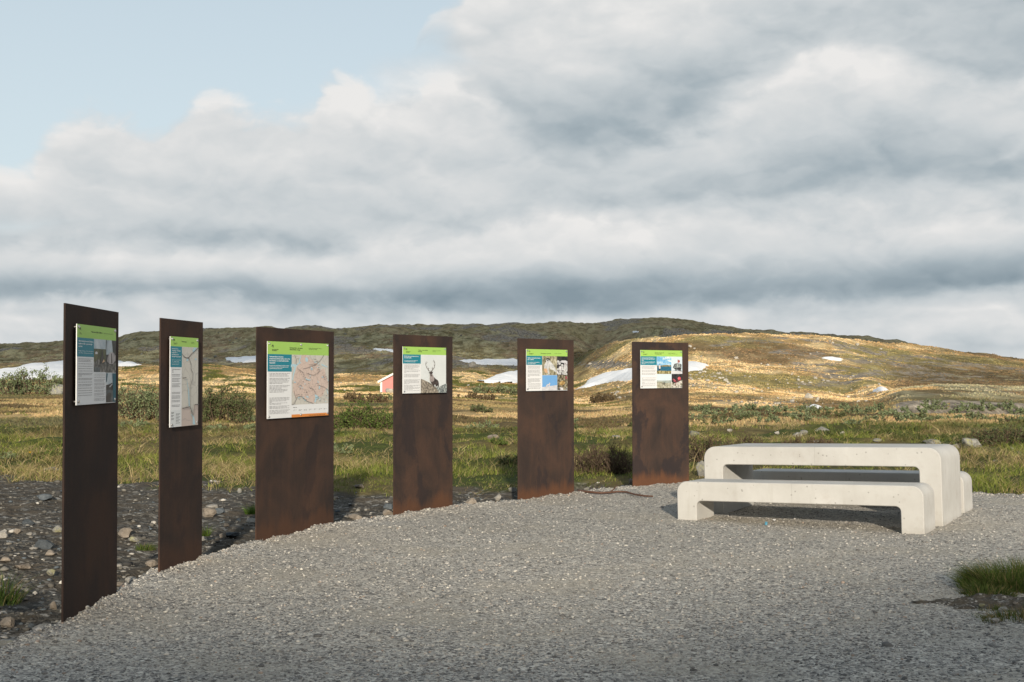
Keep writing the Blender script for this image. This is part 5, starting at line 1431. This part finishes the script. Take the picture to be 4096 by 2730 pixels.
# boulders strewn over the hills
def strew(n, box, sizes, m, label, group, seed, clump=None):
    r = random.Random(seed)
    protos = [rock_mesh('hill_boulder', seed + k, (1, 0.85, 0.8), 2, m, 6) for k in range(5)]
    done = 0
    while done < n:
        u, v = r.uniform(box[0], box[2]), r.uniform(box[1], box[3])
        if clump and r.random() < 0.6:
            cu, cv, su, sv = r.choice(clump); u, v = r.gauss(cu, su), r.gauss(cv, sv)
        p = on_ground(u, v)
        if p[1] < 85 or p[1] > 1000: continue
        px = sizes[0] + (sizes[1] - sizes[0]) * r.random() ** 2.6
        w = px * p[1] / PITCH_T
        o = link(bpy.data.objects.new('hill_boulder', protos[done % 5]))
        o.location = p; o.scale = (w, w * r.uniform(0.8, 1.2), w * r.uniform(0.65, 1.0)); o.rotation_euler = (0, 0, r.uniform(0, 6.28))
        tag(o, label, 'boulder', group)
        done += 1
strew(260, (1330, 790, 2060, 938), (3.0, 11.5), M['hill_rock'], "pale sunlit boulder strewn over the golden hillside", 'pale boulders on the golden hill', 1000, [(1420, 908, 30, 7), (1680, 880, 60, 14), (1620, 865, 40, 10), (1880, 880, 60, 10), (1840, 930, 60, 8)])
strew(80, (300, 765, 1300, 835), (3.5, 11), M['grey_rock'], "grey boulder on the shaded dark far hill", 'grey boulders on the dark hill', 1100)
strew(26, (620, 868, 1300, 900), (3.0, 8.0), M['hill_rock'], "pale boulder in the lit meadow around the red hut", 'pale boulders in the lit meadow', 1200)
for k, (u, v, w, lab) in enumerate([(1654, 859, 8, "round pale boulder just below the tip of the long snow wedge"), (1948, 915, 10, "pale boulder on the slope under the small oval snow patch"), (1972, 925, 9, "upright pale boulder below the small oval snow patch"),
                                    (1907, 786, 7, "lone grey boulder near the golden hill's skyline"), (1026, 1100, 1, None), (1084, 843, 22, "wide grey boulder on the dark slope above the red hut's right"), (1858, 916, 22, "broad tan rock at the foot of golden hill, right of centre")]):
    if lab: place_stone(u, v, w, .6, M['hill_rock'], lab, 'boulder', 1300 + k, cat='boulder', sub=2)

# ------------------------------------------------------------------ snow patches
def snow(poly, label):
    P = np.array([on_ground(u, v)[:2] for u, v in poly])
    x0, y0 = P.min(0); x1, y1 = P.max(0)
    step = max(0.25, (x1 - x0) / 110); stepy = max(0.4, (y1 - y0) / 90)
    gx = np.arange(x0 - step, x1 + 2 * step, step); gy = np.arange(y0 - stepy, y1 + 2 * stepy, stepy)
    X, Y = np.meshgrid(gx, gy)
    ins = np.zeros(X.shape, bool); dmin = np.full(X.shape, 1e9)
    n = len(P)
    for k in range(n):
        a, b = P[k], P[(k + 1) % n]
        c = ((a[1] > Y) != (b[1] > Y)) & (X < (b[0] - a[0]) * (Y - a[1]) / (b[1] - a[1] + 1e-12) + a[0])
        ins ^= c
        L2 = ((b - a) ** 2).sum() + 1e-9
        t = np.clip(((X - a[0]) * (b[0] - a[0]) + (Y - a[1]) * (b[1] - a[1])) / L2, 0, 1)
        dmin = np.minimum(dmin, np.hypot(X - a[0] - t * (b[0] - a[0]), Y - a[1] - t * (b[1] - a[1])))
    sd = np.where(ins, dmin, -dmin) + (fbm(X / (8 * step), Y / (8 * stepy), 3, 7) - 0.5) * 3.0 * step
    H = height(X, Y)
    Z = H + np.clip(sd / (2.5 * step), -1, 1) * 0.22 + np.clip(sd / (10 * step), 0, 1) * 0.5
    keep = sd > -2.2 * step
    idx = -np.ones(X.shape, int); idx[keep] = np.arange(keep.sum())
    q = np.stack([idx[:-1, :-1], idx[:-1, 1:], idx[1:, 1:], idx[1:, :-1]], -1).reshape(-1, 4)
    q = q[(q >= 0).all(1)]
    o = mesh_np('snow_patch', np.stack([X[keep], Y[keep], Z[keep]], -1), q.reshape(-1), np.full(len(q), 4), M['snow'], smooth=True)
    tag(o, label, 'snow patch', 'old snow patches on the hills')
snow([(-60, 876), (60, 873), (150, 871), (190, 862), (215, 853), (200, 838), (145, 831), (100, 836), (40, 845), (0, 852), (-60, 858)], "largest snow field, behind the willow bush at the left edge")
snow([(215, 843), (270, 842), (310, 841), (328, 840), (318, 837.5), (296, 835), (262, 832), (215, 833)], "snow tongue visible between the two nearest steles")
snow([(518, 823), (530, 830), (560, 834), (592, 833), (620, 836), (625, 823), (592, 821), (555, 822)], "flat snow patch just left of the widest stele")
snow([(852, 803), (872, 807), (905, 811), (912, 808), (880, 803)], "thin slanting snow streak left of the reindeer stele's top")
snow([(1056, 829), (1085, 833), (1130, 839), (1187, 841), (1230, 840), (1200, 829), (1140, 828)], "upper snow band between the reindeer and bird steles")
snow([(1093, 877), (1130, 881), (1187, 882), (1225, 874), (1210, 852), (1180, 854), (1140, 863)], "lower broad snow patch between the reindeer and bird steles")
snow([(1318, 897), (1360, 888), (1392, 880), (1450, 875), (1520, 864), (1580, 856), (1612, 851), (1630, 841), (1610, 838), (1570, 839), (1510, 841), (1450, 850), (1400, 860), (1350, 875)], "long snow wedge behind the angler stele on the golden hill")
snow([(1452, 763), (1459, 761.5), (1467, 762), (1466, 764.5), (1456, 764.8)], "tiny snow spot high on the far dark summit")
snow([(1889, 823), (1912, 823), (1937, 826), (1932, 830.5), (1912, 829)], "small snow patch high on the golden hill's right part")
snow([(1997, 895), (2015, 896), (2042, 896), (2030, 900), (2010, 901)], "small oval snow patch above the rocky ledge at right")
snow([(1840, 941), (1855, 937), (1890, 934), (1888, 938), (1860, 943)], "narrow snow strip at the foot of the golden hill")

# ------------------------------------------------------------------ the red hut
def build_hut():
    p = on_ground(876, 903)
    k = p[1] / PITCH_T
    W = 92 * k; eave = 50 / S2F * 1.03 * k * 1.0 + 0.05; rise = W / 2 * 0.52; D = 7.0
    root = empty('red_hut', (p[0], p[1], p[2] - 0.15), R(-4))
    tag(root, "small red wooden hut with white trim in the lit meadow", 'hut')
    m, t, b = mat('red_boards', 0.8, 0.2)
    tc = t.new('ShaderNodeTexCoord'); O = tc.outputs['Object']
    wv = t.new('ShaderNodeTexWave', wave_type='BANDS', bands_direction='Z'); t.l.new(O, wv.inputs['Vector']); wv.inputs['Scale'].default_value = 2.4; wv.inputs['Distortion'].default_value = 0.4
    c = t.mix(wv.outputs['Fac'], (0.50, 0.20, 0.185, 1), (0.60, 0.28, 0.26, 1))
    c = t.mix(t.m('MULTIPLY', t.maprange(t.noise(O, 1.4, 5, 0.65), 0.5, 0.68), 0.4), c, (0.62, 0.30, 0.27, 1))
    t.l.new(c, b.inputs['Base Color'])
    bm = bmesh.new()
    pr = [(0, 0), (W, 0), (W, eave), (W / 2, eave + rise), (0, eave)]
    lo = [bm.verts.new((x, 0, z)) for x, z in pr]; hi = [bm.verts.new((x, D, z)) for x, z in pr]
    bm.faces.new(lo); bm.faces.new(hi[::-1])
    for a in range(5): bm.faces.new([lo[a], hi[a], hi[(a + 1) % 5], lo[(a + 1) % 5]])
    bmesh.ops.recalc_face_normals(bm, faces=bm.faces[:])
    from_bm('wall', bm, m, root)
    tr = plain('white_trim', (0.72, 0.71, 0.68), 0.6)
    rf = plain('dark_roof_felt', (0.08, 0.078, 0.075), 0.8)
    dirx = Vector((W / 2, 0, rise)).normalized(); nrm = Vector((-dirx.z, 0, dirx.x))
    roof = None
    for s_ in (1, -1):
        bm = bmesh.new()
        f_ = lambda a, y_, h: Vector((W / 2 + s_ * (-W / 2 - 0.45 + a) if True else 0, y_, 0))
        pts = []
        for a, h in ((-0.45, 0.02), (W / 2, 0.02), (W / 2, 0.16), (-0.45, 0.16)):
            x = a; z = eave + rise * (a / (W / 2)) + h
            pts.append((x if s_ == 1 else W - x, z))
        lo = [bm.verts.new((x, -0.35, z)) for x, z in pts]; hi = [bm.verts.new((x, D + 0.35, z)) for x, z in pts]
        bm.faces.new(lo); bm.faces.new(hi[::-1])
        for a in range(4): bm.faces.new([lo[a], hi[a], hi[(a + 1) % 4], lo[(a + 1) % 4]])
        bmesh.ops.recalc_face_normals(bm, faces=bm.faces[:])
        from_bm('roof', bm, rf, root)
        bm = bmesh.new()
        pts = []
        for a, h in ((-0.5, -0.16), (W / 2 - 0.002, -0.16), (W / 2 - 0.002, 0.19), (-0.5, 0.19)):
            z = eave + rise * (a / (W / 2)) + h
            pts.append((a if s_ == 1 else W - a, z))
        lo = [bm.verts.new((x, -0.42, z)) for x, z in pts]; hi = [bm.verts.new((x, -0.352, z)) for x, z in pts]
        bm.faces.new(lo); bm.faces.new(hi[::-1])
        for a in range(4): bm.faces.new([lo[a], hi[a], hi[(a + 1) % 4], lo[(a + 1) % 4]])
        bmesh.ops.recalc_face_normals(bm, faces=bm.faces[:])
        from_bm('barge_board', bm, tr, root)
    for x in (0, W):
        bm = bmesh.new(); box_bm(bm, (x - 0.16, -0.03, 0), (x + 0.16, 0.14, eave)); from_bm('corner_board', bm, tr, root)
    bm = bmesh.new(); box_bm(bm, (-0.1, -0.1, -0.6), (W + 0.1, D + 0.1, 0.08)); from_bm('foundation', bm, M['grey_rock'], root)
build_hut()
place_stone(897, 904, 30, .42, M['hill_rock'], "rounded boulder in front of the red hut's gable", 'boulder', 1401, cat='boulder')
place_stone(760, 912, 18, .5, M['hill_rock'], "pale boulder in the meadow just right of the widest stele", 'boulder', 1402, cat='boulder')

# ------------------------------------------------------------------ shrubs
def tube(path, r0, r1, sides=3):
    path = np.asarray(path); n = len(path)
    d = np.gradient(path, axis=0); d /= np.linalg.norm(d, axis=1)[:, None] + 1e-9
    a = np.cross(d, np.array([0.3, 0.2, 1.0])); a /= np.linalg.norm(a, axis=1)[:, None] + 1e-9
    b = np.cross(d, a)
    r = np.linspace(r0, r1, n)[:, None]
    V = np.concatenate([path + (a * math.cos(k * 2 * math.pi / sides) + b * math.sin(k * 2 * math.pi / sides)) * r for k in range(sides)])
    F = []
    for k in range(sides):
        k2 = (k + 1) % sides
        for j in range(n - 1): F += [k * n + j, k2 * n + j, k2 * n + j + 1, k * n + j + 1]
    return V, np.array(F), np.full(sides * (n - 1), 4), np.zeros_like(V)
def shrub(name, u, v, wpx, hpx, style, label, seed, stems=70, leaves=1500, cat='shrub', group=None, loc=None):
    r = np.random.default_rng(seed)
    p = on_ground(u, v) if loc is None else np.array(loc)
    k = p[1] / PITCH_T
    W, H = wpx * k, hpx * k
    Dp = min(W * 0.8, 2.2 * H + 0.3)
    root = empty(name, (p[0], p[1] + Dp * 0.25, p[2]))
    tag(root, label, cat, group)
    parts, tips = [], []
    px = k * S2F * 4 / S2F / 1.74        # about one pixel of the picture in metres
    if stems < 30: branches_per = 3
    r0 = max(0.0055, px * 0.34)
    for s_ in range(stems):
        bx, by = r.uniform(-1, 1) * W * 0.42, r.uniform(-1, 1) * Dp * 0.42
        edge = 1 - 0.55 * (abs(bx) / (W * 0.5)) ** 2
        h = H * edge * r.uniform(0.55, 1.08)
        base = np.array([bx, by, float(height(np.array([p[0] + bx]), np.array([p[1] + Dp * 0.25 + by]))[0]) - p[2] - 0.03])
        out = np.array([bx / W * r.uniform(0.3, 1.2) + r.normal(0, 0.25), r.normal(0, 0.25), 1.0])
        path = [base]
        for j in range(4):
            out = out + np.array([r.normal(0, 0.22), r.normal(0, 0.22), 0])
            path.append(path[-1] + out / np.linalg.norm(out) * h / 3.6)
        path = np.array(path)
        parts.append(tube(path, r0 * 1.5, r0 * 0.6))
        for b_ in range(6):
            j = r.integers(1, 5); st = path[j] * 0.6 + path[j - 1] * 0.4
            d = np.array([r.normal(0, 0.7), r.normal(0, 0.7), r.uniform(0.4, 1.1)]); L = h * r.uniform(0.16, 0.36)
            q = [st, st + d * L * 0.5, st + d * L + np.array([r.normal(0, 0.1), r.normal(0, 0.1), 0.08]) * L]
            parts.append(tube(q, r0 * 0.85, r0 * 0.42)); tips += [q[1], q[2], path[j]]
    V, F, S, C = merge(parts)
    mesh_np('branches', V, F, S, M['bark'], root)
    if leaves:
        tips = np.array(tips)
        ii = r.integers(0, len(tips), leaves)
        P = tips[ii] + r.normal(0, 0.045 * H + 0.01, (leaves, 3))
        P[:, 2] = np.maximum(P[:, 2], 0.02)
        sz = max(0.016, px * 1.05)
        a = r.normal(size=(leaves, 3)); a /= np.linalg.norm(a, axis=1)[:, None]
        b = np.cross(a, r.normal(size=(leaves, 3))); b /= np.linalg.norm(b, axis=1)[:, None]
        s1 = sz * r.uniform(0.7, 1.4, (leaves, 1)); s2 = s1 * 0.5
        V = np.stack([P - a * s1, P - b * s2, P + a * s1, P + b * s2], 1).reshape(-1, 3)
        c0, c1 = {'willow': ((0.15, 0.19, 0.085), (0.27, 0.31, 0.17)), 'green': ((0.07, 0.115, 0.025), (0.15, 0.19, 0.05)), 'dark': ((0.07, 0.09, 0.032), (0.15, 0.17, 0.075)), 'bud': ((0.16, 0.17, 0.05), (0.22, 0.22, 0.08)), 'brown': ((0.12, 0.085, 0.045), (0.19, 0.14, 0.07))}[style]
        a_ = r.random((leaves, 1)); col = np.array(c0) * a_ + np.array(c1) * (1 - a_)
        mesh_np('foliage', V, np.arange(leaves * 4), np.full(leaves, 4), M['leaf'], root, col=np.repeat(col, 4, 0))
    return root
shrub('dwarf_birch', 1385, 1090, 140, 66, 'bud', "dark leafless dwarf birch thicket between bird and angler steles", 1, 190, 420)
shrub('dwarf_birch', 1622, 1062, 80, 60, 'bud', "bare twiggy birch shrub at the table's upper left corner", 2, 70, 260)
shrub('dwarf_birch', 1720, 1032, 110, 30, 'bud', "low twiggy shrub right behind the left half of the table", 3, 70, 400)
shrub('dwarf_birch', 1860, 1026, 150, 22, 'brown', "low brownish twigs behind the middle of the table", 4, 70, 400)
shrub('willow_shrub', 62, 908, 140, 56, 'willow', "grey-green willow bush before the largest snow field", 5, 60, 4200)
shrub('willow_shrub', 318, 966, 130, 84, 'willow', "tall grey-green willow bush between the two nearest steles", 6, 60, 5200)
shrub('willow_shrub', 512, 968, 125, 72, 'dark', "dark grey-green willow bush between narrow and widest steles", 7, 60, 4800)
shrub('willow_shrub', 820, 985, 180, 62, 'green', "fresh green bush between widest and reindeer steles", 8, 60, 5600)
shrub('willow_shrub', 2300, 1022, 170, 44, 'dark', "dark green willow thicket in the meadow at the right edge", 9, 110, 2600)
shrub('willow_shrub', 845, 926, 100, 18, 'brown', "low brown bush in the meadow below the red hut", 10, 50, 1200)
shrub('willow_shrub', 1385, 925, 60, 20, 'brown', "small dark bush at the lower tip of long snow wedge", 11, 40, 900)
shrub('willow_shrub', 1140, 905, 110, 20, 'willow', "pale green bush in the meadow below the lower broad snow patch", 12, 50, 1400)
shrub('willow_shrub', 1105, 950, 60, 16, 'dark', "small dark heather bush right of the reindeer stele's board", 13, 40, 700)
shrub('willow_shrub', 700, 960, 1, 1, 'dark', "x", 14, 1, 4) if False else None
rs = random.Random(78)
for j in range(26):
    u = rs.uniform(0, 1580); v = rs.uniform(965, 1078)
    if 1320 < u < 1460 and v > 1020: continue
    shrub('leafy_cushion', u, v, rs.uniform(36, 95), rs.uniform(9, 20), rs.choice(['green', 'green', 'willow', 'dark']), "low leafy cushion plant in the grass behind the steles", 500 + j, 22, 900, 'shrub', 'leafy cushions in the grass')
rs = random.Random(77)
bands = [(1590, 2353, 941, 956, 46, 16, 26), (1590, 2353, 958, 980, 60, 17, 24), (280, 1300, 905, 935, 50, 14, 16)]
kk = 0
for (ua, ub, va, vb, wp, hp, n) in bands:
    right = ua > 1000
    for j in range(n):
        u = ua + (ub - ua) * (j + rs.random()) / n; v = rs.uniform(va, vb)
        st = rs.choice(['willow', 'willow', 'dark', 'brown'])
        shrub('low_willow', u, v, wp * rs.uniform(0.6, 1.5), hp * rs.uniform(0.6, 1.2), 'willow' if right and st == 'brown' else st,
              "low willow scrub in the band at the foot of the golden hill" if right else "low scrub in the left meadow before the lit knoll", 200 + kk, 14, 420, 'shrub',
              'low willow scrub below the golden hill' if right else 'low scrub in the left meadow')
        kk += 1

# ------------------------------------------------------------------ grass clumps on the gravel, stick, small litter
def clump(u, v, W, H, n, label, seed, col0=(0.035, 0.070, 0.014), col1=(0.085, 0.13, 0.03), name='grass_clump', dry=0.1, ragged=0.15):
    r = np.random.default_rng(seed)
    p = flat_pt(u, v)
    a = r.uniform(0, 6.28, n); q = np.sqrt(r.random(n))
    X = np.cos(a) * q * W / 2; Y = np.sin(a) * q * W * 0.36
    lump = fbm(X * 9 + seed * 7, Y * 9, 3, 400 + seed)
    X = X + (lump - 0.5) * W * ragged; Y = Y + (fbm(X * 8, Y * 8 + 4, 2, 410 + seed) - 0.5) * W * ragged * 0.8
    h = H * (1 - 0.55 * q ** 2) * r.uniform(0.35, 1.15, n) * (0.5 + lump)
    lean = np.stack([np.cos(a) * q * 1.1 + r.normal(0.0, 0.35, n), np.sin(a) * q * 0.8 + r.normal(0, 0.3, n)], -1)
    k = r.random((n, 1)); c = np.array(col0) * k + np.array(col1) * (1 - k)
    c[r.random(n) < dry] = (0.30, 0.23, 0.11)
    V, F, S, C = blades(np.stack([X, Y, np.zeros(n) - 0.01], -1), h, r.uniform(0.003, 0.006, n), lean, r.uniform(0, 3.14, n), c)
    o = mesh_np(name, V, F, S, M['blade'], col=C)
    o.location = (p[0], p[1], 0.0)
    tag(o, label, 'grass')
clump(2330, 1350, 0.72, 0.22, 5200, "large dark green grass clump on the gravel at the right edge", 1, (0.05, 0.09, 0.018), (0.13, 0.17, 0.04), dry=0.14, ragged=0.5)
clump(2262, 1368, 0.34, 0.10, 900, "low spreading grass along the front left of the large dark clump", 8, (0.045, 0.08, 0.018), (0.12, 0.155, 0.04), dry=0.2, ragged=0.6)
clump(2238, 1338, 0.26, 0.08, 420, "small ragged grass tuft at the left tip of the large dark clump", 4, (0.05, 0.085, 0.02), (0.12, 0.15, 0.04), dry=0.25, ragged=0.5)
clump(2352, 1428, 0.46, 0.09, 1100, "low ragged grass patch below the large dark clump", 2, (0.05, 0.08, 0.02), (0.12, 0.15, 0.04), dry=0.35, ragged=0.7)
clump(2290, 1404, 0.22, 0.05, 240, "few short grass blades on bare soil between the two grass patches", 9, (0.05, 0.08, 0.02), (0.12, 0.15, 0.04), dry=0.4, ragged=0.8)
def bare_soil():
    p = flat_pt(2352, 1392)
    n = 180; rings = 26
    V = []
    for r_ in range(rings + 1):
        for k in range(n):
            a = k / n * 6.2832; f_ = r_ / rings
            lim = 0.78 + 0.55 * (fbm(np.array([math.cos(a) * 1.6 + 3]), np.array([math.sin(a) * 1.6 + 7]), 4, 5)[0] - 0.5) * 2
            x = p[0] + 0.74 * lim * f_ * math.cos(a); y = p[1] + 0.40 * lim * f_ * math.sin(a)
            V.append((x, y, 0.0))
    V = np.array(V)
    f_ = np.repeat(np.arange(rings + 1) / rings, n)
    V[:, 2] = 0.032 * (1 - f_ ** 3) - 0.018 * f_ ** 3 + (fbm(V[:, 0] * 9, V[:, 1] * 9, 4, 15) - 0.5) * 0.06 + (fbm(V[:, 0] * 40, V[:, 1] * 40, 2, 16) - 0.5) * 0.016
    i = np.arange((rings + 1) * n).reshape(rings + 1, n)
    j = np.roll(i, -1, 1)
    F = np.stack([i[:-1], i[1:], j[1:], j[:-1]], -1).reshape(-1)
    m, t, b = mat('bare_soil', 0.95, 0.1)
    geo = t.new('ShaderNodeNewGeometry'); P = geo.outputs['Position']
    v = t.new('ShaderNodeTexVoronoi'); t.l.new(P, v.inputs['Vector']); v.inputs['Scale'].default_value = 70
    q = t.new('ShaderNodeSeparateColor'); t.l.new(v.outputs['Color'], q.inputs[0])
    c = t.ramp(q.outputs[0], [(0.0, (0.06, 0.054, 0.045)), (0.6, (0.12, 0.108, 0.09)), (0.85, (0.20, 0.185, 0.16)), (1.0, (0.42, 0.40, 0.36))])
    c = t.mix(t.maprange(t.noise(P, 7, 4, 0.6), 0.42, 0.6), c, (0.10, 0.082, 0.060, 1))
    t.l.new(c, b.inputs['Base Color'])
    bump(t, b, t.noise(P, 60, 4, 0.65), 0.8, 0.01)
    tag(mesh_np('bare_soil', V, F, np.full(rings * n, 4), m, smooth=True), kind='structure')
bare_soil()
clump(4, 1384, 0.26, 0.24, 380, "thin dark grass blades at the lower left border", 3, dry=0.15)
clump(578, 1180, 0.14, 0.13, 220, "bright green tuft beside the left edge of the widest stele", 5, (0.07, 0.15, 0.02), (0.16, 0.24, 0.04), dry=0.02)
clump(335, 1262, 0.16, 0.08, 220, "mossy green tuft in soil left of the narrow stele", 6, (0.06, 0.10, 0.02), (0.13, 0.16, 0.04))
clump(472, 1230, 0.08, 0.11, 90, "small green sprout right of the narrow stele", 7, (0.07, 0.13, 0.02), (0.16, 0.22, 0.04), dry=0.02)
def stick():
    pts = [(1330, 1128), (1352, 1131), (1380, 1133), (1402, 1132), (1420, 1130), (1440, 1131), (1460, 1137), (1480, 1140), (1500, 1141)]
    P = np.array([flat_pt(u, v, 0.025) for u, v in pts])
    o0 = P[4].copy()
    V, F, S, C = tube(P - o0, 0.015, 0.010, 8)
    tw = tube(np.array([P[3], P[3] + (0.05, -0.02, 0.05), P[3] + (0.08, -0.05, 0.09)]) - o0, 0.009, 0.004, 6)
    m = plain('red_brown_bark', (0.105, 0.055, 0.036), 0.55, 0.3, vary=0.45, scale=25)
    root = empty('fallen_branch', o0); tag(root, "reddish brown fallen stick on gravel between bird and angler steles", 'branch')
    mesh_np('stem', V, F, S, m, root, smooth=True); mesh_np('twig', tw[0], tw[1], tw[2], m, root, smooth=True)
    root2 = None
stick()
def litter():
    p = flat_pt((2600 + 707 / 1.5221) / S2F, (1700 + 600 / 1.5221) / S2F, 0.012)
    bm = bmesh.new(); cyl_bm(bm, (0, 0, -0.012), (0, 0, 0.012), 0.014, 0.013, 18)
    o = from_bm('bottle_cap', bm, plain('blue_plastic', (0.10, 0.30, 0.42), 0.4)); o.location = p; o.rotation_euler = (0.35, 0.1, 0)
    tag(o, "blue bottle cap lying on the gravel under the near bench", 'bottle cap')
    p = flat_pt((2600 + 757 / 1.5221) / S2F, (1700 + 582 / 1.5221) / S2F, 0.01)
    o = link(bpy.data.objects.new('paper_scrap', rock_mesh('paper_scrap', 77, (0.035, 0.025, 0.018), 2, M['white'], 8))); o.location = p
    tag(o, "tiny crumpled white scrap under the near bench", 'litter')
    # yellow flower in the grass at the left
    p = on_ground(69, 1062)
    root = empty('yellow_flower', p); tag(root, "single yellow flower in the grass left of the nearest stele", 'flower')
    V, F, S, C = tube(np.array([(0, 0, -0.02), (0.004, 0, 0.08), (0.0, 0, 0.15)]), 0.004, 0.003, 5)
    mesh_np('stem', V, F, S, plain('flower_stem', (0.08, 0.14, 0.03)), root)
    bm = bmesh.new()
    for k in range(9):
        a = k / 9 * 6.283
        q = Matrix.Translation((0, 0, 0.155)) @ Matrix.Rotation(a, 4, 'Z')
        bm.faces.new([bm.verts.new(q @ Vector(c)) for c in ((0.004, 0, 0), (0.022, -0.011, 0.008), (0.036, 0, 0.012), (0.022, 0.011, 0.008))])
    cyl_bm(bm, (0, 0, 0.15), (0, 0, 0.165), 0.012, 0.009, 10)
    from_bm('bloom', bm, plain('yellow_petals', (0.75, 0.42, 0.02)), root)
litter()
